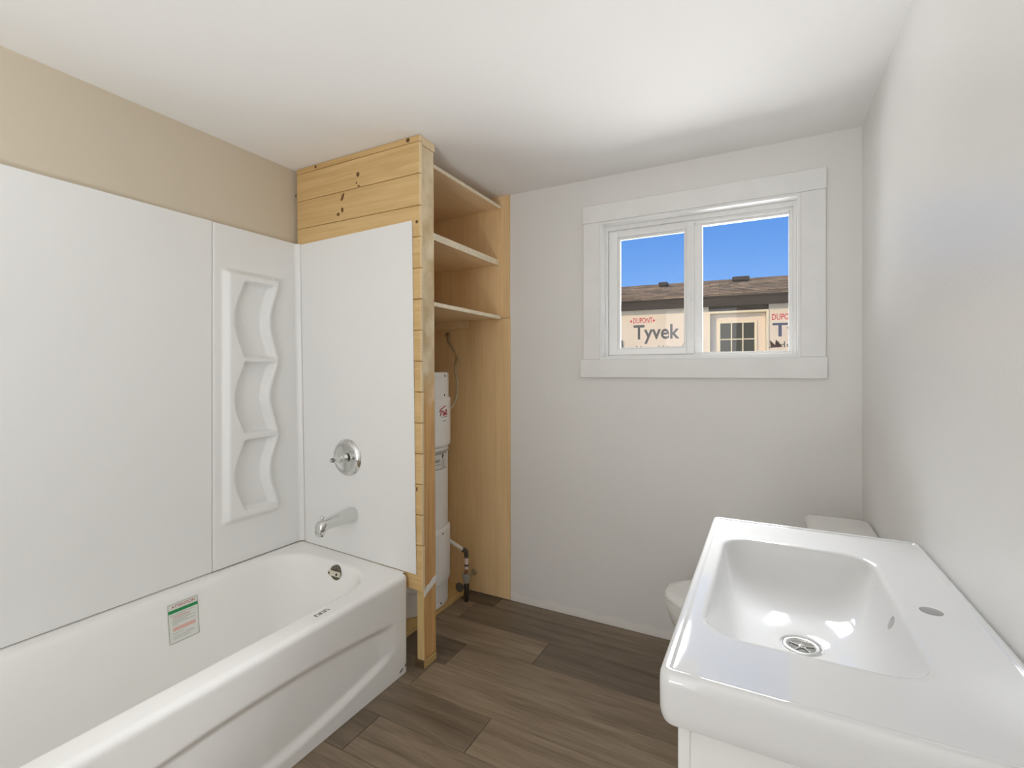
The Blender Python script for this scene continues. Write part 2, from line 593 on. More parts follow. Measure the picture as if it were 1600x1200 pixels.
# ------------------------------------------------------------------ window
win = empty('window_1', (-0.314, YW, 1.38), 'white vinyl sliding window in painted board casing', kind='structure')
T0, T1 = YW - 0.021, YW
for (x0, x1, z0, z1) in ((-0.854, 0.228, 2.087, 2.178), (-0.866, 0.231, 1.2815, 1.3735)):
    bm = B(x0, x1, T0 - 0.003, T1, z0, z1, 0.0018)
    if z0 > 2:
        bm.verts.ensure_lookup_table()
    fin('casing', bm, M['trim'], win)
for (x0, x1) in ((-0.8515, -0.7635), (0.1345, 0.2255)):
    fin('casing', B(x0, x1, T0, T1, 1.3740, 2.0865, 0.0018), M['trim'], win)
bm = bmesh.new()
jb, jd = 0.0115, YW + 0.125
box(bm, -0.763, -0.763 + jb, T0 + 0.005, jd, 1.374, 2.0865)
box(bm, 0.134 - jb, 0.134, T0 + 0.005, jd, 1.374, 2.0865)
box(bm, -0.763 + jb, 0.134 - jb, T0 + 0.005, jd, 2.0865 - jb, 2.0865)
box(bm, -0.763 + jb, 0.134 - jb, T0 + 0.005, jd, 1.374, 1.374 + jb)
fin('jamb', bm, M['vinyl'], win)
JX0, JX1, JZ0, JZ1 = -0.763 + jb, 0.134 - jb, 1.374 + jb, 2.0865 - jb


def frame_bm(bm, x0, x1, z0, z1, l_, r_, b_, t_, y0, y1, bev=0.0015):
    box(bm, x0, x0 + l_, y0, y1, z0, z1, bev)
    box(bm, x1 - r_, x1, y0, y1, z0, z1, bev)
    box(bm, x0 + l_, x1 - r_, y0, y1, z0, z0 + b_, bev)
    box(bm, x0 + l_, x1 - r_, y0, y1, z1 - t_, z1, bev)


bm = bmesh.new()
frame_bm(bm, JX0, JX1, JZ0, JZ1, 0.014, 0.014, 0.010, 0.022, YW + 0.046, YW + 0.12)
frame_bm(bm, JX0 + 0.014, JX1 - 0.014, JZ0 + 0.010, JZ1 - 0.022, 0.012, 0.012, 0.006, 0.014, YW + 0.062, YW + 0.12)
fin('window_frame', bm, M['vinyl'], win)
# fixed lite
fx0, fx1 = -0.315, JX1 - 0.026
fz0, fz1 = JZ0 + 0.014, JZ1 - 0.034
bm = bmesh.new()
frame_bm(bm, fx0, fx1, fz0, fz1, 0.040, 0.004, 0.008, 0.014, YW + 0.082, YW + 0.112)
fin('fixed_frame', bm, M['vinyl'], win)
fin('pane', B(fx0 + 0.03, fx1 - 0.002, YW + 0.096, YW + 0.099, fz0 + 0.004, fz1 - 0.006), M['glass'], win)
# sliding sash
bm = bmesh.new()
sx0, sx1, sz0, sz1 = -0.734, -0.310, 1.3985, 2.046
frame_bm(bm, sx0, sx1, sz0, sz1, 0.044, 0.034, 0.030, 0.030, YW + 0.056, YW + 0.081)
frame_bm(bm, sx0 + 0.044, sx1 - 0.034, sz0 + 0.030, sz1 - 0.030, 0.014, 0.014, 0.009, 0.014, YW + 0.064, YW + 0.080, 0.003)
sash = fin('sash', bm, M['vinyl'], win)
fin('pane', B(sx0 + 0.05, sx1 - 0.04, YW + 0.071, YW + 0.074, sz0 + 0.034, sz1 - 0.034), M['glass'], sash)
bm = B(-0.326, -0.313, YW + 0.044, YW + 0.056, 1.655, 1.705, 0.003, 2)
box(bm, -0.323, -0.316, YW + 0.036, YW + 0.046, 1.672, 1.700, 0.002)
fin('sash_latch', bm, M['vinyl'], sash)

# ------------------------------------------------------------------ partition of pine boards on a stud post
part = empty('wall_partition', (-1.34, 1.70, 0), 'partition of horizontal pine boards nailed to a post at the tub end',
             kind='structure')


def lean(bm):
    for v in bm.verts:
        z = v.co.z
        v.co.x += 0.008 * z
        v.co.y -= 0.019 * z
    return bm


PX, PY = -1.322, 1.668       # board ends / board faces at floor level
zb = [0.352]
z = 2.0255
down = []
while z > 0.44:
    down.append(z); z -= 0.13385
zb += sorted(down) + [2.1620, 2.2970, 2.3252]
boards = []
for i in range(len(zb) - 1):
    z0, z1 = zb[i], zb[i + 1]
    ex = random.uniform(-0.0015, 0.0015) + (0.004 if i == 0 else 0)
    bm = bmesh.new()
    box(bm, XL + 0.004, PX + ex, PY, PY + 0.018, z0 + 0.0012, z1 - 0.0012, 0.0022)
    for f in bm.faces:
        f.material_index = 0
    lean(bm)
    bm.normal_update()
    for f in bm.faces:
        if f.normal.x > 0.6: f.material_index = 1
    boards.append(fin('board', bm, [M['pine'], M['pine_end']], part))


def knot(board, x, z, rx, rz, tilt=0.0):
    """dark knot inlaid in a board face, proud by a hair"""
    bm = bmesh.new()
    y = PY - 0.019 * z - 0.0006
    n = 14
    f = [bm.verts.new((x + (rx * math.cos(2 * PI * k / n)) * math.cos(tilt) - rz * math.sin(2 * PI * k / n) * math.sin(tilt), y,
                       z + rx * math.cos(2 * PI * k / n) * math.sin(tilt) + rz * math.sin(2 * PI * k / n) * math.cos(tilt))) for k in range(n)]
    g = [bm.verts.new(v.co + Vector((0, 0.0008, 0))) for v in f]
    bm.faces.new(f)
    for k in range(n):
        bm.faces.new((f[k], f[(k + 1) % n], g[(k + 1) % n], g[k]))
    fin('knot', bm, M['knot'], board)


nb = len(boards)
knot(boards[nb - 2], -1.665, 2.222, 0.010, 0.011)       # board under the thin top strip
knot(boards[nb - 2], -1.675, 2.185, 0.004, 0.005)
knot(boards[nb - 2], -1.660, 2.168, 0.009, 0.004)
knot(boards[nb - 3], -1.765, 2.135, 0.008, 0.020, -0.5)
knot(boards[nb - 3], -1.768, 2.075, 0.008, 0.012)
knot(boards[nb - 3], -1.795, 2.058, 0.009, 0.009)
knot(boards[nb - 1], -1.368, 2.312, 0.010, 0.009)
knot(boards[nb - 1], -1.945, 2.312, 0.008, 0.007)
knot(boards[nb - 2], -2.09, 2.195, 0.005, 0.007)
knot(boards[nb - 4], -1.325, 1.955, 0.007, 0.007)
knot(boards[3], -1.342, 0.80, 0.004, 0.010)
# the post: a 2x4 with its wide face outward
bm = bmesh.new()
box(bm, PX - 0.046, PX - 0.008, PY + 0.0195, PY + 0.108, 0.036, 2.290, 0.0025)
lean(bm); bm.normal_update()
for f in bm.faces:
    if f.normal.y < -0.7: f.material_index = 1
post = fin('stud', bm, [M['stud'], M['stud_side']], part)
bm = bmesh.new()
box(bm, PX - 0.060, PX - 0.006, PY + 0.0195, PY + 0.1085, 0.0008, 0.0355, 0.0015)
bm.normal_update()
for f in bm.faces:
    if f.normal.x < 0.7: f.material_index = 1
fin('sole_plate', bm, [M['plate'], M['plate_shade']], part)
bm = bmesh.new()
box(bm, PX - 0.70, PX - 0.0045, PY + 0.0195, PY + 0.112, 2.2915, 2.325, 0.0015)
fin('top_plate', lean(bm), M['pine_end'], part)
# smear of filler across the post
bm = bmesh.new()
pts = [(0.022, 0.318), (0.040, 0.330), (0.062, 0.337), (0.085, 0.350), (0.107, 0.357)]
up = []; dn = []
for i, (dy, z) in enumerate(pts):
    hh = [0.026, 0.034, 0.030, 0.034, 0.030][i]
    up.append((dy, z + hh)); dn.append((dy, z))
vf = [bm.verts.new((PX - 0.006 + 0.008 * z, PY + dy - 0.019 * z, z)) for dy, z in dn + up[::-1]]
r_ = bmesh.ops.extrude_face_region(bm, geom=[bm.faces.new(vf)])
for v in [g for g in r_['geom'] if isinstance(g, bmesh.types.BMVert)]: v.co.x -= 0.004
fin('filler_smear', bm, M['plaster'], part)

# ------------------------------------------------------------------ closet: plywood lining, shelves, base
bm = B(-2.095, -1.2945, YW - 0.015, YW - 0.001, 0.006, 1.6175, 0.001)
o = fin('plywood_sheet', bm, M['ply'])
tag(o, 'tall lower sheet of birch plywood lining the window wall behind the water heater', 'plywood')
bm = B(-2.095, -1.2975, YW - 0.015, YW - 0.001, 1.6195, 2.3245, 0.001)
o = fin('plywood_sheet', bm, M['ply'])
tag(o, 'upper sheet of birch plywood against the window wall beside the shelves', 'plywood')

shelf = empty('closet_shelves', (-1.72, 2.08, 1.6), 'open plywood shelving of three shelves above the water heater', 'shelf')
fin('side_panel', B(-2.09, -1.356, YW - 0.0285, YW - 0.0158, 1.6170, 2.2630, 0.001), M['ply'], shelf)


def mk_shelf(x1, z0, z1):
    bm = bmesh.new()
    ya_ = PY + 0.1115 - 0.019 * z1
    box(bm, -2.09, x1, ya_, YW - 0.029, z0, z1, 0.0008)
    bm.normal_update()
    for f in bm.faces:
        if f.normal.x > 0.7: f.material_index = 1
    return fin('shelf_board', bm, [M['ply_shelf'], M['ply_edge']], shelf)


mk_shelf(-1.345, 2.2445, 2.2625)
mk_shelf(-1.362, 1.9225, 1.9555)
mk_shelf(-1.345, 1.6125, 1.6310)
# cleats under the lowest shelf
yp = PY + 0.1115 - 0.019 * 1.6
fin('cleat', B(-1.90, -1.346, yp, yp + 0.016, 1.572, 1.6122, 0.001), M['ply_edge'], shelf)
fin('cleat', B(-1.95, -1.566, YW - 0.034, YW - 0.0160, 1.5700, 1.6122, 0.001), M['ply_shelf'], shelf)

base = fin('plywood_platform', B(-2.095, -1.565, 1.785, YW - 0.0165, 0.0005, 0.026, 0.001), M['pine_end'])
base.data.materials[0] = wood('base_plywood', (0.52, 0.34, 0.13), (0.64, 0.45, 0.20), 1, 1.0, 14)
tag(base, 'thin plywood base board under the white water heater', 'board')

# ------------------------------------------------------------------ water heater
HX, HY, HR = -1.782, 2.12, 0.225
heat = empty('water_heater', (HX, HY, 0.0265), 'slim white cylindrical water heater standing in the open closet', 'water heater')
bm = bmesh.new()
z0 = 0.0268
lathe(bm, [(0, z0), (HR - 0.012, z0), (HR - 0.004, z0 + 0.006), (HR - 0.004, 0.864), (HR - 0.001, 0.868), (HR - 0.001, 0.880), (HR - 0.004, 0.884),
           (HR - 0.004, 1.15), (HR, 1.155), (HR, 1.276), (HR - 0.002, 1.279), (HR, 1.282), (HR, 1.302), (HR - 0.006, 1.308), (0, 1.312)], 72, (HX, HY, 0))
fin('tank_jacket', bm, M['heater'], heat, smooth=True, angle=R(35))


def arc_plate(bm, r, z0, z1, a0, a1, t=0.012, n=28, round_bottom=0.0, rt=0.0):
    """curved cover lying on the jacket, with softened corners"""
    def f(u, v):
        a = R(a0 + (a1 - a0) * u)
        edge = min(u, 1 - u) * (a1 - a0) * PI / 180 * r
        lo = z0 + round_bottom * (1 - sstep(0, 0.10, edge))
        hi = z1 - rt * (1 - sstep(0, 0.03, edge))
        z = lo + (hi - lo) * v
        e2 = min(edge, (z - lo), (hi - z))
        rr = r - t * (1 - sstep(0, 0.010, e2))
        return Vector((HX + rr * math.cos(a), HY + rr * math.sin(a), z))
    us = sorted(set([0, 0.01, 0.02, 0.035] + [k / n for k in range(n + 1)] + [0.965, 0.98, 0.99, 1]))
    h_ = z1 - z0
    vs = sorted(set([0, 0.003 / h_, 0.006 / h_, 0.012 / h_] + [k / 10 for k in range(11)] + [1 - 0.012 / h_, 1 - 0.006 / h_, 1 - 0.003 / h_, 1]))
    V = [[bm.verts.new(f(u, v)) for v in vs] for u in us]
    for i in range(len(us) - 1):
        for j in range(len(vs) - 1):
            bm.faces.new((V[i][j], V[i + 1][j], V[i + 1][j + 1], V[i][j + 1]))


bm = bmesh.new(); arc_plate(bm, HR + 0.010, 0.895, 1.174, -70, 48, 0.014, rt=0.012)
fin('control_cover', bm, M['heater_cover'], heat, smooth=True)
bm = bmesh.new(); arc_plate(bm, HR + 0.008, 0.150, 0.455, -70, 48, 0.012, rt=0.02)
fin('access_cover', bm, M['heater_cover'], heat, smooth=True)


def on_tank(a, z, r):
    return Vector((HX + r * math.cos(R(a)), HY + r * math.sin(R(a)), z))


def tank_patch(bm, a0, a1, z0, z1, r, n=10):
    prev = None
    for k in range(n + 1):
        a = a0 + (a1 - a0) * k / n
        p = [bm.verts.new(on_tank(a, z, rr)) for rr, z in ((r, z0), (r, z1), (r - 0.0008, z1), (r - 0.0008, z0))]
        if prev:
            for i in range(4):
                bm.faces.new((prev[i], p[i], p[(i + 1) % 4], prev[(i + 1) % 4]))
        prev = p


lab = bmesh.new(); tank_patch(lab, -75, 19, 0.7795, 0.866, HR - 0.0030)
lab_o = fin('rating_label', lab, plain('label_film', (0.74, 0.735, 0.70), 0.4), heat)
bm = bmesh.new()
tank_patch(bm, -75, 19, 0.8625, 0.8655, HR - 0.0024); tank_patch(bm, -75, 19, 0.780, 0.7825, HR - 0.0024)
for (a0, a1, z0, z1) in ((4.0, 6.6, 0.838, 0.860), (8.5, 9.6, 0.846, 0.858)):
    tank_patch(bm, a0, a1, z0, z1, HR - 0.0024, 3)
fin('label_lines', bm, M['print_black'], lab_o)
bm = bmesh.new()
for k in range(9):
    a = 3.0 + (k % 2) * 1.2
    tank_patch(bm, a, a + random.uniform(6, 10), 0.829 - k * 0.005, 0.8312 - k * 0.005, HR - 0.0024, 4)
tank_patch(bm, -20, -1, 0.820, 0.836, HR - 0.0024, 6)
tank_patch(bm, -20, 1, 0.806, 0.8105, HR - 0.0024, 6)
fin('label_text', bm, plain('faint_print', (0.40, 0.40, 0.38), 0.6), lab_o)
bm = bmesh.new(); tank_patch(bm, -178, 178, 0.868, 0.8815, HR + 0.0004, 60)
fin('grey_band', bm, plain('grey_band', (0.42, 0.43, 0.41), 0.5), heat)
# maker's script on the cover
rr = HR + 0.0112
bm = bmesh.new()


def stroke(pl, w=0.0022):
    tube(bm, [on_tank(a, z, rr) for a, z in smooth_pts([(a, z, 0) for a, z in pl], 4) and [(v.x, v.y) for v in smooth_pts([(a, z, 0) for a, z in pl], 4)]], w, 6)


stroke([(-6.5, 1.094), (-4, 1.101), (-2.5, 1.096), (-3.5, 1.085), (-4.5, 1.074)], 0.0030)
stroke([(-5, 1.106), (-1, 1.112), (3, 1.119), (7, 1.124)], 0.0026)
stroke([(-0.5, 1.100), (1.5, 1.092), (1.0, 1.080), (3.0, 1.074), (5.0, 1.082), (4.0, 1.094)], 0.0030)
stroke([(6, 1.100), (9.5, 1.102), (9, 1.090), (7, 1.086), (8.5, 1.076), (11.5, 1.082)], 0.0028)
fin('maker_emblem', bm, M['print_red'], heat)
bm = bmesh.new()
stroke([(-4, 1.066), (3, 1.064), (11, 1.067)], 0.0014)
fin('emblem_line', bm, M['print_black'], heat)
bm = bmesh.new()
stroke([(0.0, 1.046), (3, 1.043), (8, 1.046)], 0.0022)
fin('emblem_swash', bm, plain('pale_green_print', (0.32, 0.38, 0.30), 0.6), heat)
for a, z, r0 in ((10, 1.288, HR), (9, 1.183, HR), (1.5, 0.432, HR + 0.008), (1.5, 0.052, HR - 0.004)):
    bm = bmesh.new()
    p = on_tank(a, z, r0 - 0.001); q = on_tank(a, z, r0 + 0.003)
    tube(bm, [p, q], [0.005, 0.0045], 10)
    fin('screw', bm, M['darkmetal'], heat)

# supply pipe with valve
sp = empty('supply_pipe', (-1.508, 2.297, 0.0), 'water supply pipe with grey valve rising from floor to heater', 'pipe')
sx, sy = -1.508, 2.297
bm = bmesh.new(); tube(bm, [(-1.606, 2.238, 0.362), (sx - 0.008, sy - 0.005, 0.290)], 0.0105, 12)
fin('pipe_run', bm, M['pipe_white'], sp, smooth=True, angle=R(40))
bm = bmesh.new(); tube(bm, smooth_pts([(sx - 0.020, sy - 0.011, 0.298), (sx - 0.004, sy - 0.002, 0.287), (sx, sy, 0.262)], 4), 0.0135, 12)
fin('elbow', bm, M['darkmetal'], sp, smooth=True, angle=R(40))
bm = bmesh.new(); tube(bm, [(sx, sy, 0.262), (sx, sy, 0.186)], 0.0105, 12)
fin('pipe_sleeve', bm, M['pipe_pink'], sp, smooth=True, angle=R(40))
for z in (0.256, 0.209):
    bm = bmesh.new(); tube(bm, [(sx, sy, z - 0.005), (sx, sy, z + 0.005)], 0.0125, 14)
    fin('crimp_ring', bm, M['hole'], sp, smooth=True, angle=R(40))
bm = bmesh.new(); lathe(bm, [(0, 0.186), (0.009, 0.186), (0.010, 0.175), (0.012, 0.160), (0, 0.160)], 16, (sx, sy, 0))
fin('coupling', bm, plain('copper', (0.40, 0.20, 0.12), 0.35, metal=0.9), sp, smooth=True, angle=R(40))
bm = bmesh.new(); lathe(bm, [(0, 0.160), (0.021, 0.160), (0.023, 0.150), (0.021, 0.130), (0.018, 0.112), (0.013, 0.106), (0, 0.106)], 20, (sx, sy, 0))
vb = fin('valve_body', bm, M['grey_valve'], sp, smooth=True, angle=R(40))
bm = bmesh.new()
tube(bm, [(sx + 0.01, sy, 0.150), (sx + 0.034, sy + 0.006, 0.164)], 0.006, 10)
lathe(bm, [(0, 0), (0.018, 0.001), (0.020, 0.006), (0.016, 0.012), (0, 0.014)], 16, (sx + 0.040, sy + 0.008, 0.172), axis='Y')
fin('valve_handle', bm, M['brass'], vb, smooth=True, angle=R(40))
bm = bmesh.new(); lathe(bm, [(0, 0.106), (0.013, 0.106), (0.0155, 0.098), (0.0155, 0.045), (0.012, 0.038), (0.012, 0.0012), (0, 0.0012)], 16, (sx, sy, 0))
fin('riser', bm, M['darkmetal'], sp, smooth=True, angle=R(40))
bm = bmesh.new()
tube(bm, [(sx - 0.008, sy - 0.004, 0.082), (sx - 0.030, sy - 0.018, 0.082)], 0.007, 10)
for k in range(1):
    lathe(bm, [(0, -0.007), (0.024, -0.006), (0.027, 0.0), (0.024, 0.006), (0, 0.007)], 18, (sx - 0.034, sy - 0.020, 0.082), axis='Y')
fin('drain_knob', bm, M['hole'], sp, smooth=True, angle=R(40))

bm = bmesh.new()
cpts = [(-1.722, YW - 0.0175, 1.533), (-1.705, 2.404, 1.489), (-1.663, 2.425, 1.41), (-1.630, 2.36, 1.333), (-1.603, 2.34, 1.257), (-1.589, 2.32, 1.194),
        (-1.582, 2.29, 1.137), (-1.590, 2.262, 1.105), (-1.600, 2.235, 1.096)]
tube(bm, smooth_pts(cpts, 6), 0.0075, 10)
cd = fin('flexible_conduit', bm, M['conduit'], smooth=True, angle=R(50))
tag(cd, 'thin beige flexible cable conduit looping from plywood to the heater', 'conduit')
bm = bmesh.new(); lathe(bm, [(0, 0), (0.014, 0), (0.015, -0.006), (0.011, -0.016), (0, -0.016)], 14, (-1.722, YW - 0.0155, 1.536), axis='Y')
fin('conduit_clamp', bm, M['brass'], cd, smooth=True, angle=R(40))

# ------------------------------------------------------------------ bathtub
tub = empty('bathtub', (-1.745, 0.89, 0.0), 'white enamelled steel bathtub with embossed apron along the surround', 'bathtub')
TX0, TX1, TY0, TY1 = -2.103, -1.387, 0.13, 1.653


def rim(x):
    return 0.4252 + 0.030 * max(0.0, TX1 - 0.022 - x) / 0.694


INS = 0.022
rings = []
rings.append(rrect(TX0, TX1, TY0, TY1, 0.025, lambda x, y: rim(x) - 0.05))
rings[0] = rrect(TX0 + 0.001, TX1 - INS, TY0 + INS, TY1 + 0.002, 0.004, lambda x, y: rim(min(x, TX1 - INS)))
IX0, IX1, IY0, IY1, IR = -2.036, -1.478, 0.225, 1.570, 0.175


def inner(ins, z, far=0.0, near=0.0):
    r = max(0.03, IR - ins)
    return rrect(IX0 + ins, IX1 - ins, IY0 + ins + near, IY1 - ins - far, r, z if callable(z) else (lambda x, y: z))


rings.append(inner(-0.010, lambda x, y: rim(x)))
rings.append(inner(-0.002, lambda x, y: rim(x) - 0.0015))
rings.append(inner(0.004, lambda x, y: rim(x) - 0.005))
rings.append(inner(0.009, lambda x, y: rim(x) - 0.012))
rings.append(inner(0.013, lambda x, y: rim(x) - 0.023))
rings.append(inner(0.017, lambda x, y: rim(x) - 0.045))
rings.append(inner(0.028, 0.30, 0.0, 0.03))
rings.append(inner(0.040, 0.20, 0.005, 0.08))
rings.append(inner(0.052, 0.15, 0.010, 0.11))
rings.append(inner(0.066, 0.115, 0.015, 0.13))
rings.append(inner(0.086, 0.093, 0.02, 0.15))
rings.append(inner(0.112, 0.083, 0.025, 0.16))
rings.append(inner(0.145, 0.080, 0.03, 0.17))
bm = bmesh.new()
loft(bm, rings, cap1=True)
fin('tub_basin', bm, M['tub'], tub, smooth=True)

# apron with the raised rim edge, rounded far end and lens-shaped recess
def apron_path(ins):
    pts = []
    ny = 110
    ye = TY1 - 0.025
    for k in range(ny + 1):
        yv = TY0 + (ye - TY0) * k / ny
        pts.append((TX1 - ins, yv, 1.0, yv))
    rad = 0.025 - ins
    for k in range(1, 7):
        a = PI / 2 * k / 6
        pts.append((TX1 - 0.025 + rad * math.cos(a), ye + rad * math.sin(a), 0.0, ye))
    for k in range(1, 13):
        pts.append((TX1 - 0.025 - (TX1 - 0.025 - TX0) * k / 12, TY1 - ins, 0.0, ye))
    return pts


prof = [(0.0, 0.0012 + (0.400 - 0.0012) * k / 70) for k in range(71)]
for k in range(1, 9):
    a = PI / 2 * k / 8
    prof.append((INS * (1 - math.cos(a)), 0.403 + 0.0222 * math.sin(a)))


def recess(yv, z):
    q = (yv - 0.89) / 0.68
    zu = 0.287 - 0.052 * q * q
    zl = 0.052 + 0.080 * q * q
    end = sstep(0.0, 0.13, 0.695 - abs(yv - 0.89))
    a = sstep(-0.016, 0.016, zu - z) * sstep(-0.018, 0.018, z - zl)
    return 0.015 * a * end


bm = bmesh.new()
cols = []
for (ins, z) in prof:
    row = []
    for (x, yv, w, yy) in apron_path(ins):
        lift = 0.030 * max(0.0, (TX1 - INS - x)) / 0.694 * (z / 0.4252)
        row.append(bm.verts.new((x - (recess(yy, z) if w > 0 else 0.0), yv, z + lift)))
    cols.append(row)
for i in range(len(cols) - 1):
    for k in range(len(cols[0]) - 1):
        bm.faces.new((cols[i][k], cols[i][k + 1], cols[i + 1][k + 1], cols[i + 1][k]))
fin('apron', bm, M['tub'], tub, smooth=True)

# overflow plate
bm = bmesh.new()
oy = 1.5505
oc = (-1.7265, oy, 0.397)
lathe(bm, [(0, -0.002), (0.031, -0.002), (0.034, 0.001), (0.034, 0.012), (0, 0.012)], 32, oc, axis='Y')
ov = fin('overflow_drain', bm, plain('overflow_dark', (0.14, 0.125, 0.09), 0.4, metal=0.4), tub, smooth=True, angle=R(40))
bm = B(oc[0] - 0.036, oc[0] + 0.036, oy - 0.0105, oy - 0.003, oc[2] - 0.012, oc[2] + 0.012, 0.003, 2)
br = fin('overflow_bar', bm, M['cream'], ov)
for dx, r_s in ((0.018, 0.006), (-0.030, 0.005)):
    bm = bmesh.new()
    tube(bm, [(oc[0] + dx, oy - 0.0125, oc[2]), (oc[0] + dx, oy - 0.0095, oc[2])], r_s, 10)
    fin('bar_screw', bm, M['hole'], ov)

# warning label on the basin wall
SY0, SY1 = 1.004, 1.112


def wallx(z):
    zt = rim(-2.03)
    tab = [(0.20, 0.040), (0.30, 0.028), (zt - 0.045, 0.017), (zt - 0.023, 0.013), (zt, 0.0)]
    for (za, ia), (zc_, ic) in zip(tab, tab[1:]):
        if za <= z <= zc_:
            return IX0 + ia + (ic - ia) * (z - za) / (zc_ - za)
    return IX0


def patch(bm, y0, y1, z0, z1, lift, nz=6):
    prev = None
    for k in range(nz + 1):
        z = z0 + (z1 - z0) * k / nz
        x = wallx(z) + lift
        p = [bm.verts.new((x, y0, z)), bm.verts.new((x, y1, z))]
        if prev: bm.faces.new((prev[0], prev[1], p[1], p[0]))
        prev = p


LZ0, LZ1 = 0.270, 0.416
bm = bmesh.new(); patch(bm, SY0, SY1, LZ0, LZ1, 0.0022)
lb = fin('warning_label', bm, M['paper'], tub)
tag(lb, 'white warning sticker with a green band')
bm = bmesh.new(); h_ = LZ1 - LZ0
patch(bm, SY0, SY1, LZ1 - 0.24 * h_, LZ1 - 0.155 * h_, 0.0030)
fin('green_band', bm, M['print_green'], lb)
bm = bmesh.new()
for (a, b2, c, d) in ((0, 1, 0, .009), (0, 1, .991, 1), (0, .012, 0, 1), (.988, 1, 0, 1)):
    patch(bm, SY0 + a * (SY1 - SY0), SY0 + b2 * (SY1 - SY0), LZ0 + c * h_, LZ0 + d * h_, 0.0030)
fin('label_border', bm, plain('border_print', (0.18, 0.24, 0.19), 0.6), lb)
bm = bmesh.new()
patch(bm, SY0 + 0.014, SY1 - 0.012, LZ0 + 0.30 * h_, LZ0 + 0.39 * h_, 0.0030)
patch(bm, SY0 + 0.018, SY1 - 0.03, LZ0 + 0.635 * h_, LZ0 + 0.66 * h_, 0.0030)
fin('pink_lines', bm, M['print_pink'], lb)
bm = bmesh.new()
for k, (fz, a, b2) in enumerate(((.71, .05, .9), (.67, .05, .6), (.60, .12, .7), (.56, .12, .88), (.52, .12, .62), (.48, .12, .9), (.44, .12, .3), (.23, .12, .5), (.19, .55, .8), (.15, .12, .85), (.10, .12, .7))):
    patch(bm, SY0 + a * (SY1 - SY0), SY0 + b2 * (SY1 - SY0), LZ0 + fz * h_, LZ0 + (fz + 0.016) * h_, 0.0030, 1)
fin('text_lines', bm, plain('grey_text', (0.50, 0.52, 0.48), 0.6), lb)
tb = text_bm('ATTENTION', 0.0155, 1.0, 0.0003)
s_ = 0.086 / text_w(tb)
zc_ = LZ1 - 0.115 * h_
for v in tb.verts:
    v.co = Vector((wallx(zc_ + v.co.y) + 0.0031 + v.co.z * 0.2, SY0 + 0.012 + v.co.x * s_, zc_ + v.co.y))
fin('headline', tb, M['print_red'], lb)

# grey maker's stamp on the rim, scuffs at the apron corner
bm = bmesh.new()
for k in range(6):
    y0 = 1.200 + k * 0.0105
    z = rim(-1.437) + 0.0009
    for (xa, xb2, dy) in ((-1.449, -1.430, 0.0), (-1.4495, -1.444, 0.0045)) if k % 2 == 0 else ((-1.448, -1.4425, 0.001), (-1.4405, -1.4315, 0.003)):
        box(bm, xa, xb2, y0 + dy, y0 + dy + 0.0056, z - 0.0004, z)
fin('rim_stamp', bm, M['print_grey'], tub)
bm = bmesh.new()
for (yc, zc2, ry, rz, t) in ((1.603, 0.024, 0.014, 0.0055, 0.35), (1.631, 0.033, 0.0055, 0.008, 0.2)):
    vs = []
    for k in range(12):
        a = 2 * PI * k / 12
        u, v2 = ry * math.cos(a), rz * math.sin(a)
        vs.append(bm.verts.new((TX1 + (0.0008 if yc < 1.62 else 0.0002), yc + u * math.cos(t) - v2 * math.sin(t), zc2 + u * math.sin(t) + v2 * math.cos(t))))
    bm.faces.new(vs)
fin('scuff_mark', bm, M['print_grey'], tub)

# ------------------------------------------------------------------ tub surround
SX = XL + 0.024                # face of the panels on the long wall
bm = bmesh.new()
box(bm, XL + 0.001, SX, -0.10, 1.2075, 0.459, 1.9515, 0.0012)
o = fin('surround_panel', bm, M['white_plastic'])
tag(o, 'large flat white panel along the long tub wall', 'wall panel')


def yface(z):
    return PY - 0.019 * z - 0.0015


# corner panel with moulded niches: a height field over the wall
N = [(1.372, 1.718), (1.030, 1.358), (0.690, 1.008)]      # niche bottoms and tops
KY = 0.986


def left_edge(t):       # t runs 0..1 from the bottom of a niche to its top
    return (1.356 - 0.047 * math.sin(PI * min(1, max(0, t))) ** 1.2) * KY


def right_edge(t):
    return (1.514 - 0.042 * math.sin(PI * min(1, max(0, t))) ** 1.3) * KY


def ncoord(z):
    for (a, b2) in N:
        if a <= z <= b2: return (z - a) / (b2 - a)
    return 0.0


def corner_h(yv, z):
    # raised block around the niches
    L = 1.277 * KY
    Rr = right_edge(ncoord(z)) + 0.020
    w = 0.014
    blk = sstep(-w, w, yv - L) * sstep(-0.008, 0.010, Rr - yv) * sstep(-w, w, z - 0.652) * sstep(-w, w, 1.752 - z)
    hgt = 0.026 * blk
    for (a, b2) in N:
        t = (z - a) / (b2 - a)
        m = sstep(-0.004, 0.026, yv - left_edge(t)) * sstep(0.0, 0.020, right_edge(t) - yv) * sstep(0.0, 0.012, z - a) * sstep(0.0, 0.010, b2 - z)
        hgt -= 0.040 * m * (1.0 if blk > 0 else 0)
    return hgt


bm = bmesh.new()
Y0c, Z0c, Z1c = 1.2105, 0.459, 1.9495
YE = 1.622


def cf(u, v):
    z = Z0c + (Z1c - Z0c) * v
    ymax = yface(z) - 0.004
    yv = Y0c + (ymax - Y0c) * u
    edge = 0.004 * (1 - sstep(0, 0.006, yv - Y0c))
    # narrow coved return into the corner
    cove = 0.020 * max(0.0, 1 - (ymax - yv) / 0.020) ** 2
    return Vector((SX + 0.001 + corner_h(yv, z) - edge + cove, yv, z))


V = grid(bm, 96, 330, cf)
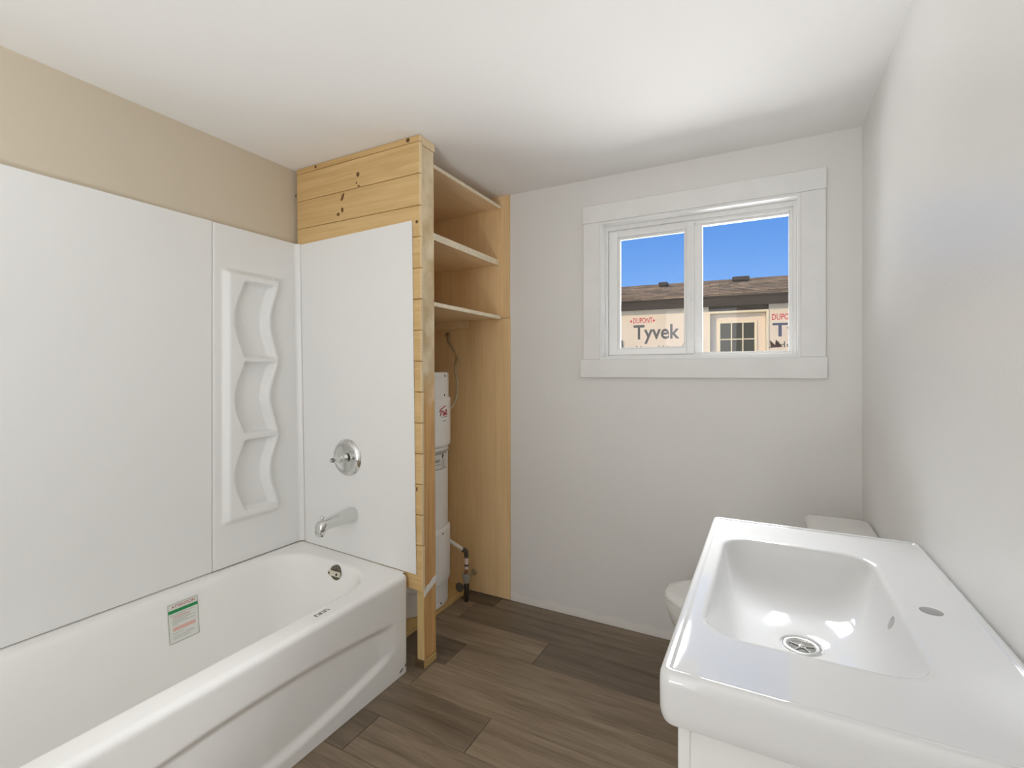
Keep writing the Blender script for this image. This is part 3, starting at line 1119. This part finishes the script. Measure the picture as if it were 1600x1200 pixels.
# wrap round the corner and onto the end wall, then thickness at the edges
prev = [V[-1][j] for j in range(331)]
for dx in (0.0, 0.0015):
    cur = []
    for j in range(331):
        z = Z0c + (Z1c - Z0c) * j / 330
        cur.append(bm.verts.new((SX + 0.0215 + dx, yface(z) - 0.003, z)))
    for j in range(330):
        bm.faces.new((prev[j], cur[j], cur[j + 1], prev[j + 1]))
    prev = cur
top = [V[i][-1] for i in range(97)]
bk = [bm.verts.new((XL + 0.001, v.co.y, v.co.z)) for v in top]
for i in range(96): bm.faces.new((top[i], top[i + 1], bk[i + 1], bk[i]))
sd = [V[0][j] for j in range(331)]
bk = [bm.verts.new((XL + 0.001, v.co.y, v.co.z)) for v in sd]
for j in range(330): bm.faces.new((sd[j], sd[j + 1], bk[j + 1], bk[j]))
o = fin('surround_panel', bm, M['white_plastic'], smooth=True, angle=R(50), origin=(SX, 1.42, 0.459))
tag(o, 'white corner panel moulded with three wavy niche shelves above tub corner', 'wall panel')

bm = bmesh.new()
z0, z1l, z1r = 0.4435, 1.9445, 1.9625
vs = []
for dy in (0.0, -0.004):
    for (x, z) in ((-2.0545, 0.4555), (-1.3490, 0.4262), (-1.3480, z1r), (-2.0550, z1l)):
        vs.append(bm.verts.new((x, yface(z) + dy, z)))
for q in ((0, 1, 2, 3), (4, 5, 6, 7), (0, 1, 5, 4), (1, 2, 6, 5), (2, 3, 7, 6), (3, 0, 4, 7)):
    bm.faces.new([vs[i] for i in q])
o = fin('surround_panel', bm, M['white_plastic'])
tag(o, 'white end panel carrying the chrome valve and tub spout', 'wall panel')

# valve
zf = 0.905
yv_ = yface(zf) - 0.0045
vx = -1.752
val = empty('shower_valve', (vx, yv_, zf), 'round chrome shower valve plate with bare stem, no handle', 'tap')
bm = bmesh.new()
lathe(bm, [(0, -0.008), (0.030, -0.009), (0.058, -0.014), (0.066, -0.017), (0.073, -0.016), (0.085, -0.006), (0.0885, 0.0), (0, 0.0)], 56, (vx, yv_, zf), axis='Y')
fin('escutcheon', bm, M['chrome'], val, smooth=True, angle=R(50))
bm = bmesh.new()
lathe(bm, [(0, -0.050), (0.017, -0.050), (0.020, -0.046), (0.020, -0.014), (0.0, -0.012)], 28, (vx, yv_, zf), axis='Y')
fin('sleeve', bm, M['chrome'], val, smooth=True, angle=R(40))
bm = bmesh.new()
lathe(bm, [(0, -0.098), (0.007, -0.097), (0.008, -0.082), (0.013, -0.080), (0.0135, -0.062), (0.015, -0.058), (0.015, -0.049), (0, -0.048)], 20, (vx, yv_, zf), axis='Y')
stem = fin('stem', bm, M['chrome'], val, smooth=True, angle=R(40))
bm = bmesh.new()
for k in range(12):
    a = 2 * PI * k / 12
    p = Vector((vx + 0.0078 * math.cos(a), 0, zf + 0.0078 * math.sin(a)))
    tube(bm, [(p.x, yv_ - 0.096, p.z), (p.x, yv_ - 0.083, p.z)], 0.0014, 5)
fin('stem_splines', bm, M['darkmetal'], stem)
for dx in (-0.036, 0.036):
    bm = bmesh.new()
    tube(bm, [(vx + dx, yv_ - 0.0085, zf + 0.0), (vx + dx, yv_ - 0.0135, zf)], 0.006, 12)
    fin('plate_screw', bm, M['chrome'], val)

# tub spout
zs0 = 0.640
ys_ = yface(zs0) - 0.0045
spx = -1.722
spo = empty('tub_spout', (spx, ys_, zs0), 'chrome tub spout with pull-up diverter knob below the valve', 'spout')
bm = bmesh.new()
secs = [(0.0, 0.029, 0.0, 0.029), (0.006, 0.030, 0.0, 0.030), (0.045, 0.0285, -0.001, 0.0275), (0.10, 0.0255, -0.003, 0.0235), (0.150, 0.023, -0.004, 0.020),
        (0.172, 0.0225, -0.009, 0.0235), (0.188, 0.0215, -0.015, 0.0270), (0.198, 0.019, -0.020, 0.0240), (0.202, 0.014, -0.024, 0.018)]
rgs = []
for (dy, hx, dz, hz) in secs:
    hx, hz = hx * 1.12, hz * 1.16
    rg = []
    for k in range(24):
        a = 2 * PI * k / 24
        ca, sa = math.cos(a), math.sin(a)
        e_ = 0.82
        rg.append(Vector((spx + hx * abs(ca) ** e_ * (1 if ca > 0 else -1), ys_ - dy, zs0 + dz + hz * abs(sa) ** e_ * (1 if sa > 0 else -1))))
    rgs.append(rg)
loft(bm, rgs, True, True)
fin('spout_body', bm, M['chrome'], spo, smooth=True, angle=R(50))
bm = bmesh.new()
lathe(bm, [(0, 0.034), (0.010, 0.034), (0.011, 0.031), (0.009, 0.028), (0.0045, 0.024), (0.0045, 0.008), (0, 0.008)], 16, (spx, ys_ - 0.176, zs0))
fin('diverter_knob', bm, M['chrome'], spo, smooth=True, angle=R(40))
bm = bmesh.new()
tube(bm, [(spx, ys_ - 0.184, zs0 - 0.050), (spx, ys_ - 0.183, zs0 - 0.030)], [0.0145, 0.016], 20)
fin('outlet', bm, M['chrome'], spo, smooth=True, angle=R(40))

# ------------------------------------------------------------------ vanity and washbasin
VX0, VX1, VY0, VY1, VZ = -0.142, 0.3515, 0.730, 1.592, 0.868
cab = empty('vanity_cabinet', (0.13, 1.16, 0.0), 'white vanity cabinet under the ceramic washbasin', 'cabinet')
for y0, y1 in ((0.764, 0.782), (1.542, 1.560)):
    fin('side_panel', B(-0.100, 0.350, y0, y1, 0.10, 0.786, 0.001), M['cabinet'], cab)
fin('back_panel', B(0.338, 0.350, 0.7825, 1.5415, 0.10, 0.786), M['cabinet'], cab)
fin('bottom_panel', B(-0.100, 0.3375, 0.7825, 1.5415, 0.10, 0.118), M['cabinet'], cab)
fin('plinth', B(-0.060, 0.345, 0.785, 1.540, 0.001, 0.0995), M['cabinet'], cab)
for z0, z1 in ((0.110, 0.440), (0.446, 0.780)):
    dr = fin('drawer_front', B(-0.1185, -0.1005, 0.766, 1.558, z0, z1, 0.0015), M['cabinet'], cab)
    bm = bmesh.new()
    tube(bm, smooth_pts([(-0.118, 1.08, z1 - 0.05), (-0.140, 1.085, z1 - 0.05), (-0.140, 1.24, z1 - 0.05), (-0.118, 1.245, z1 - 0.05)], 4), 0.005, 10)
    fin('pull_handle', bm, M['chrome'], dr, smooth=True)

basin = empty('washbasin', (0.105, 1.161, 0.788), 'glossy white rectangular ceramic washbasin, no tap fitted, on the vanity cabinet', 'washbasin')


def vr(ins, z, r):
    return rrect(VX0 + ins, VX1 - ins, VY0 + ins, VY1 - ins, r, z, 12, 8)


BX0, BX1, BY0, BY1 = -0.102, 0.226, 0.884, 1.420


def br_(x0, x1, y0, y1, r, z):
    return rrect(x0, x1, y0, y1, r, z, 12, 8)


rg = [br_(-0.035, 0.165, 0.99, 1.33, 0.08, 0.728), br_(BX0 + 0.03, BX1 - 0.02, BY0 + 0.05, BY1 - 0.05, 0.08, 0.770), br_(BX0 - 0.010, BX1 + 0.012, BY0 - 0.012, BY1 + 0.012, 0.08, 0.7905),
      vr(0.022, 0.7895, 0.018), vr(0.010, 0.7895, 0.020), vr(0.0035, 0.792, 0.021), vr(0.001, 0.799, 0.022), vr(0.0, 0.81, 0.020), vr(0.0, 0.850, 0.018),
      vr(0.0012, 0.8625, 0.017), vr(0.004, 0.8675, 0.015), vr(0.0075, 0.8695, 0.012), vr(0.013, 0.8695, 0.008), vr(0.0155, 0.8685, 0.006), vr(0.0175, 0.8665, 0.005), vr(0.020, 0.8660, 0.005)]


def bowl(i, z, r, near=None, far=None, lft=None, rgt=None):
    near = i if near is None else near
    far = i if far is None else far
    lft = i if lft is None else lft
    rgt = i if rgt is None else rgt
    return br_(BX0 + lft, BX1 - rgt, BY0 + near, BY1 - far, r, z)


rg += [bowl(-0.012, 0.8660, 0.078), bowl(-0.004, 0.8656, 0.071), bowl(0.001, 0.8638, 0.067), bowl(0.0045, 0.8605, 0.064), bowl(0.0065, 0.855, 0.062),
       bowl(0, 0.835, 0.062, 0.018, 0.024, 0.012, 0.013),
       bowl(0, 0.808, 0.062, 0.040, 0.052, 0.020, 0.024),
       bowl(0, 0.786, 0.064, 0.062, 0.082, 0.030, 0.036),
       bowl(0, 0.770, 0.066, 0.084, 0.112, 0.042, 0.050),
       bowl(0, 0.760, 0.066, 0.108, 0.140, 0.057, 0.066),
       bowl(0, 0.7545, 0.062, 0.140, 0.172, 0.076, 0.086),
       bowl(0, 0.7520, 0.055, 0.175, 0.205, 0.098, 0.106)]
dx_, dy_ = 0.066, 1.150


def circ(r, z):
    """circle sampled like the rounded rectangles"""
    ref = rg[-1]
    c = Vector((dx_, dy_, 0))
    out = []
    for p in ref:
        d = Vector((p.x - c.x, p.y - c.y, 0)).normalized()
        out.append(c + d * r + Vector((0, 0, z)))
    return out


rg += [circ(0.046, 0.7505), circ(0.040, 0.7490), circ(0.0385, 0.7465), circ(0.036, 0.7460)]
bm = bmesh.new()
loft(bm, rg, True, True)
bod = fin('basin_body', bm, M['porcelain'], basin, smooth=True, angle=R(60), local=False)
# tap hole and overflow hole are real holes
c1 = bmesh.new(); lathe(c1, [(0, -0.15), (0.0175, -0.15), (0.0175, 0.15), (0, 0.15)], 40, (0.272, 1.153, 0.86))
bmesh.ops.recalc_face_normals(c1, faces=c1.faces)
c2 = bmesh.new(); lathe(c2, [(0, -0.03), (0.0125, -0.03), (0.0125, 0.012), (0, 0.012)], 32, (0.215, 1.148, 0.832), axis='X')
bmesh.ops.recalc_face_normals(c2, faces=c2.faces)
cut(bod, [c1, c2])
for poly in bod.data.polygons:
    poly.use_smooth = True
try:
    bod.data.set_sharp_from_angle(angle=R(45))
except Exception:
    pass
# strainer in the waste
bm = bmesh.new()
lathe(bm, [(0.0225, 0.7440), (0.0235, 0.7478), (0.027, 0.7492), (0.033, 0.7495), (0.0365, 0.7482), (0.0372, 0.7462)], 48, (dx_, dy_, 0))
dr = fin('waste_flange', bm, M['chrome'], basin, smooth=True)
bm = bmesh.new(); lathe(bm, [(0, 0.7461), (0.0232, 0.7461), (0.0232, 0.7464), (0, 0.7464)], 32, (dx_, dy_, 0))
fin('waste_opening', bm, M['hole'], dr)
bm = bmesh.new()
for k in range(5):
    a = 2 * PI * k / 5 + 0.3
    tube(bm, [(dx_ + 0.006 * math.cos(a), dy_ + 0.006 * math.sin(a), 0.7475), (dx_ + 0.0228 * math.cos(a), dy_ + 0.0228 * math.sin(a), 0.7475)], 0.0017, 8)
lathe(bm, [(0, 0.7495), (0.006, 0.7494), (0.0078, 0.748), (0.0078, 0.7466), (0, 0.7466)], 20, (dx_, dy_, 0))
fin('strainer_spokes', bm, M['chrome'], dr, smooth=True, angle=R(40))
bm = bmesh.new(); lathe(bm, [(0, 0.7501), (0.0035, 0.7501), (0.0035, 0.7493), (0, 0.7493)], 12, (dx_, dy_, 0))
fin('strainer_screw', bm, M['darkmetal'], dr)

# ------------------------------------------------------------------ toilet
TYc = 2.065
toi = empty('toilet', (-0.05, TYc, 0.0), 'white close-coupled toilet behind the washbasin', 'toilet')


def egg(x0, x1, hw, z, n=40, back=0.35):
    """egg outline, blunt towards the tank"""
    pts = []
    cx_ = x0 + (x1 - x0) * 0.55
    for k in range(n):
        a = 2 * PI * k / n
        ca, sa = math.cos(a), math.sin(a)
        if ca < 0: xx = cx_ + (cx_ - x0) * ca
        else: xx = cx_ + (x1 - cx_) * (abs(ca) ** 0.75)
        z_ = z * 0.970
        pts.append(Vector((xx, TYc + hw * (1 if sa > 0 else -1) * abs(sa) ** 0.9, z_)))
    return pts


bm = bmesh.new()
rgs = [egg(-0.235, 0.20, 0.115, 0.001), egg(-0.235, 0.20, 0.115, 0.02), egg(-0.225, 0.20, 0.105, 0.05), egg(-0.225, 0.20, 0.100, 0.13), egg(-0.255, 0.20, 0.115, 0.19),
       egg(-0.305, 0.19, 0.145, 0.25), egg(-0.345, 0.17, 0.168, 0.31), egg(-0.362, 0.16, 0.176, 0.36), egg(-0.364, 0.155, 0.178, 0.380), egg(-0.358, 0.155, 0.172, 0.388)]
loft(bm, rgs, True, True)
fin('bowl', bm, M['toilet'], toi, smooth=True, angle=R(50))
bm = bmesh.new()
rgs = [egg(-0.362, 0.12, 0.176, 0.3895), egg(-0.370, 0.122, 0.183, 0.394), egg(-0.370, 0.122, 0.183, 0.405), egg(-0.364, 0.12, 0.178, 0.409)]
loft(bm, rgs, True, True)
seat = fin('seat', bm, M['toilet'], toi, smooth=True, angle=R(50))
bm = bmesh.new()
rgs = [egg(-0.364, 0.118, 0.177, 0.4105), egg(-0.370, 0.118, 0.182, 0.414), egg(-0.370, 0.118, 0.182, 0.421), egg(-0.360, 0.116, 0.174, 0.430), egg(-0.325, 0.10, 0.15, 0.4365), egg(-0.20, 0.03, 0.08, 0.439)]
loft(bm, rgs, True, True)
fin('seat_lid', bm, M['toilet'], toi, smooth=True, angle=R(50))
bm = B(0.105, 0.138, TYc - 0.10, TYc + 0.10, 0.378, 0.412, 0.006, 2)
fin('seat_hinge', bm, M['toilet'], toi)
bm = bmesh.new()
loft(bm, [rrect(0.165, 0.345, TYc - 0.185, TYc + 0.185, 0.03, 0.378), rrect(0.158, 0.347, TYc - 0.200, TYc + 0.200, 0.035, 0.45), rrect(0.150, 0.348, TYc - 0.212, TYc + 0.212, 0.035, 0.695)], True, True)
fin('tank', bm, M['toilet'], toi, smooth=True, angle=R(50))
bm = bmesh.new()
ly0, ly1 = TYc - 0.228, TYc + 0.228
loft(bm, [rrect(0.150, 0.348, ly0 + 0.012, ly1 - 0.012, 0.03, 0.6955), rrect(0.140, 0.350, ly0, ly1, 0.034, 0.701), rrect(0.138, 0.350, ly0 - 0.001, ly1 + 0.001, 0.034, 0.720),
          rrect(0.142, 0.349, ly0 + 0.004, ly1 - 0.004, 0.033, 0.731), rrect(0.152, 0.345, ly0 + 0.013, ly1 - 0.013, 0.03, 0.737), rrect(0.175, 0.335, ly0 + 0.035, ly1 - 0.035, 0.025, 0.739)], True, True)
fin('tank_lid', bm, M['toilet'], toi, smooth=True, angle=R(60))
bm = bmesh.new()
tube(bm, [(0.152, TYc + 0.14, 0.63), (0.130, TYc + 0.14, 0.63)], 0.009, 12)
tube(bm, smooth_pts([(0.132, TYc + 0.14, 0.63), (0.124, TYc + 0.11, 0.626), (0.126, TYc + 0.07, 0.618)], 4), 0.006, 10)
fin('flush_lever', bm, M['chrome'], toi, smooth=True)

# ------------------------------------------------------------------ stand of the fill lamp added out of view behind the camera
wk = empty('fill_lamp', (-0.60, -0.90, 0.0), 'round added fill lamp on a low tripod turned up to the ceiling', 'lamp')
bm = bmesh.new(); lathe(bm, [(0, 0.52), (0.10, 0.52), (0.20, 0.57), (0.215, 0.594), (0.205, 0.594), (0.19, 0.575), (0, 0.575)], 40, (-0.60, -0.90, 0))
fin('reflector', bm, M['darkmetal'], wk, smooth=True, angle=R(40))
for k in range(3):
    a = 2 * PI * k / 3
    bm = bmesh.new(); tube(bm, [(-0.60 + 0.03 * math.cos(a), -0.90 + 0.03 * math.sin(a), 0.52), (-0.60 + 0.30 * math.cos(a), -0.90 + 0.30 * math.sin(a), 0.010)], 0.010, 10)
    fin('leg', bm, M['darkmetal'], wk, smooth=True, angle=R(40))

# ------------------------------------------------------------------ outdoors: ground and the neighbouring house
M['gravel'] = plain('pale_gravel', (0.17, 0.145, 0.115), 0.9, var=0.25, vscale=9)
o = fin('ground', B(-16, 16, YW + 0.20, 22, -0.25, -0.15), M['gravel'])
tag(o, 'pale gravel ground between the two houses', kind='structure')
M['wrap'] = plain('house_wrap', (0.74, 0.615, 0.44), 0.6, bump=0.25, bscale=9, var=0.03, vscale=3)
M['cream_paint'] = plain('cream_door_paint', (0.76, 0.655, 0.43), 0.5)
M['door_panel'] = plain('primed_door', (0.70, 0.58, 0.43), 0.5)
M['fascia'] = wood('weathered_fascia', (0.032, 0.023, 0.015), (0.075, 0.053, 0.034), 0, 1.0, 14, rough=0.8)
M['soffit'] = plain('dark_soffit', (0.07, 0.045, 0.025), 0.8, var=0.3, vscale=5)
M['shingle'] = wood('asphalt_shingle', (0.23, 0.15, 0.07), (0.58, 0.41, 0.21), 0, 6, 30, rough=0.95, tint=True)
M['roofbase'] = plain('roof_felt', (0.07, 0.055, 0.04), 0.95)
M['wraptext'] = plain('wrap_print_grey', (0.10, 0.095, 0.085), 0.6)
M['wrapred'] = plain('wrap_print_red', (0.60, 0.04, 0.05), 0.6)
M['far_glass'] = plain('dark_house_glass', (0.05, 0.048, 0.03), 0.3, spec=0.12)

hs = empty('house', (-0.4, 7.8, -0.15), 'neighbouring house wrapped in white building paper, seen through the window', 'house', rotz=R(4.5))
ZG = 0.15        # local z = world z + ZG


def hbox(x0, x1, y0, y1, z0, z1, bev=0.0):
    return B(x0, x1, y0, y1, z0 + ZG, z1 + ZG, bev)


def hfin(name, bm, mat, parent=hs, **kw):
    return fin(name, bm, mat, parent, local=True, **kw)


# walls either side of the recessed doorway
DRX0, DRX1, DRT = -0.363, 0.440, 2.178
wl_ = hfin('house_wall', hbox(-6, DRX0, 0.0, 0.15, -0.15, 2.31), M['wrap'])
wr_ = hfin('house_wall', hbox(DRX1, 6, 0.0, 0.15, -0.15, 2.31), M['wrap'])
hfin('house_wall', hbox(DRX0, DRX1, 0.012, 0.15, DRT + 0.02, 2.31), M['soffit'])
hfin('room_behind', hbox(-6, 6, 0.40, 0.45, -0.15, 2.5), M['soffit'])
# trim round the door
hfin('door_trim', hbox(DRX0, DRX0 + 0.022, -0.02, 0.14, -0.15, DRT), M['cream_paint'])
hfin('door_trim', hbox(DRX1 - 0.032, DRX1, -0.02, 0.14, -0.15, DRT), M['cream_paint'])
hfin('door_trim', hbox(DRX0, DRX1, -0.02, 0.14, DRT, DRT + 0.030), M['cream_paint'])
# the door with its nine-lite window
door = hfin('entry_door', hbox(DRX0 + 0.024, DRX1 - 0.034, 0.120, 0.16, 0.02, DRT - 0.002), M['door_panel'])
gx0, gx1, gz0, gz1 = -0.200, 0.262, 1.42, 2.036
bm = bmesh.new()
frame = (0.036)
box(bm, gx0 - frame, gx0, 0.100, 0.122, gz0 - frame + ZG, gz1 + frame + ZG, 0.003)
box(bm, gx1, gx1 + frame, 0.100, 0.122, gz0 - frame + ZG, gz1 + frame + ZG, 0.003)
box(bm, gx0, gx1, 0.100, 0.122, gz1 + ZG, gz1 + frame + ZG, 0.003)
box(bm, gx0, gx1, 0.100, 0.122, gz0 - frame + ZG, gz0 + ZG, 0.003)
hfin('lite_frame', bm, M['cream_paint'], door)
gw, gh = (gx1 - gx0) / 3, (gz1 - gz0) / 2.55
gh = 0.242
for i in range(3):
    for k in range(3):
        z1 = gz1 - k * gh
        z0 = max(gz0, z1 - gh)
        if z1 - z0 < 0.03: continue
        hfin('pane', hbox(gx0 + i * gw + 0.002, gx0 + (i + 1) * gw - 0.002, 0.112, 0.118, z0 + 0.002, z1 - 0.002), M['far_glass'], door)
for i in (1, 2):
    hfin('muntin', hbox(gx0 + i * gw - 0.0085, gx0 + i * gw + 0.0085, 0.104, 0.121, gz0, gz1, 0.002), M['cream_paint'], door)
for k in (1, 2):
    hfin('muntin', hbox(gx0, gx1, 0.103, 0.121, gz1 - k * gh - 0.0085, gz1 - k * gh + 0.0085, 0.002), M['cream_paint'], door)


def wall_text(body, x, zbase, capw, hgt, mat, parent, bold=0.0, sp=1.0):
    bm = text_bm(body, 1.0, 1.0, 0.001, bold, sp)
    caps = max(v.co.y for v in bm.verts)
    w_ = text_w(bm)
    for v in bm.verts:
        v.co = Vector((x + v.co.x / w_ * capw, -0.002 + v.co.z, zbase + ZG + v.co.y / caps * hgt))
    return fin('lettering', bm, mat, parent, local=True)


wall_text('Tyvek', -1.470, 1.826, 0.696, 0.222, M['wraptext'], wl_, 0.018)
wall_text('HomeWrap', -1.430, 1.530, 0.66, 0.184, M['wraptext'], wl_, 0.006)
wall_text('DUPONT', -1.478, 2.078, 0.300, 0.085, M['wrapred'], wl_, 0.01)
for x in (-1.508, -1.158):
    bm = bmesh.new()
    vs = [bm.verts.new((x + a * 0.020, -0.002, 2.112 + ZG + b2 * 0.024)) for a, b2 in ((1, 0), (0, 1), (-1, 0), (0, -1))]
    bm.faces.new(vs)
    hfin('print_mark', bm, M['wrapred'], wl_)
wall_text('Tyvek', 0.487, 1.816, 0.790, 0.19, plain('wrap_print_navy', (0.075, 0.085, 0.13), 0.6), wr_, 0.018)
wall_text('HomeWrap', 0.555, 1.655, 0.75, 0.085, M['wraptext'], wr_, 0.0)
wall_text('DUPONT', 0.480, 2.052, 0.330, 0.085, M['wrapred'], wr_, 0.01)
# dark brown jagged patch beside the door
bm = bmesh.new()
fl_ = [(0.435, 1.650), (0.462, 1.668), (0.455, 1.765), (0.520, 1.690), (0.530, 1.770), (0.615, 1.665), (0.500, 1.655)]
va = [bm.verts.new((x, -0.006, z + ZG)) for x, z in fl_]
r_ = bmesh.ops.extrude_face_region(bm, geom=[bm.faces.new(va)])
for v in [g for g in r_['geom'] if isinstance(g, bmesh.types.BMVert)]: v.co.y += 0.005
hfin('jagged_patch', bm, plain('dark_brown', (0.05, 0.025, 0.012), 0.8), wr_)
# loose folds of the wrap
bm = bmesh.new()
for k in range(4):
    x0 = -0.86 + k * 0.055
    tube(bm, smooth_pts([(x0, -0.001, 1.50 + ZG), (x0 + 0.10, -0.004, 1.68 + ZG), (x0 + 0.20 - 0.02 * k, -0.001, 1.84 + ZG)], 5), [0.009] * 11, 8)
hfin('wrap_fold', bm, M['wrap'], wl_, smooth=True)
hfin('wall_lamp', hbox(-1.80, -1.640, -0.05, -0.001, 1.50, 1.82, 0.02), plain('grey_meter', (0.20, 0.18, 0.13), 0.5))
# eaves
EY, EZ0, EZ1 = -0.15, 2.269, 2.420
hfin('fascia', hbox(-6.3, 6.3, EY, EY + 0.03, EZ0, EZ1), M['fascia'])
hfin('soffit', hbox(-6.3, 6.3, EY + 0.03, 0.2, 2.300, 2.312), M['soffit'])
# roof slope with its shingles
RY, RZ = 3.0, 3.205
sl = math.atan2(RZ - 2.425, RY - (EY - 0.03))
L_ = math.hypot(RZ - 2.425, RY - (EY - 0.03))
bm = bmesh.new()
rr_ = Matrix.Translation((0, EY - 0.03, 2.412 + ZG)) @ Matrix.Rotation(sl, 4, 'X')
box(bm, -6.3, 6.3, 0.0, L_, -0.012, 0.006)
bmesh.ops.transform(bm, matrix=rr_, verts=bm.verts)
roof = hfin('roof', bm, M['roofbase'])
bm = bmesh.new()
box(bm, -6.3, 6.3, 0, L_, -0.012, 0.006)
rr2 = Matrix.Translation((0, 2 * RY - EY + 0.03, 2.412 + ZG)) @ Matrix.Rotation(PI, 4, 'Z') @ Matrix.Rotation(sl, 4, 'X')
bmesh.ops.transform(bm, matrix=rr2, verts=bm.verts)
hfin('roof', bm, M['roofbase'])
course = L_ / 12
tab = 0.32
sh_me = None
for c in range(12):
    for i in range(24):
        x = -4.05 + i * tab + (c % 2) * tab * 0.5
        if sh_me is None:
            bm = bmesh.new(); box(bm, -tab / 2 + 0.004, tab / 2 - 0.004, 0.0, course * 1.15, 0.0, 0.010)
            s0 = hfin('shingle', bm, M['shingle'], roof); sh_me = s0.data
            s = s0
        else:
            s = bpy.data.objects.new('shingle', sh_me); COL.objects.link(s); s.parent = roof
        s.matrix_local = rr_ @ Matrix.Translation((x, c * course + random.uniform(-0.006, 0.006), 0.0075)) @ Matrix.Rotation(0.035, 4, 'X').inverted()
        t = random.uniform(0.6, 1.25)
        s.color = (t, t * random.uniform(0.93, 1.0), t * 0.95, 1)
# ridge vents
for x, y_, vw in ((0.155, 2.25, 0.145), (-1.225, 2.15, 0.085)):
    z = 2.425 + (y_ - EY) * math.tan(sl)
    bm = hbox(x - vw, x + vw, y_ - 0.16, y_ + 0.16, z, z + 0.075, 0.012)
    v_ = hfin('roof_vent', bm, M['fascia'])
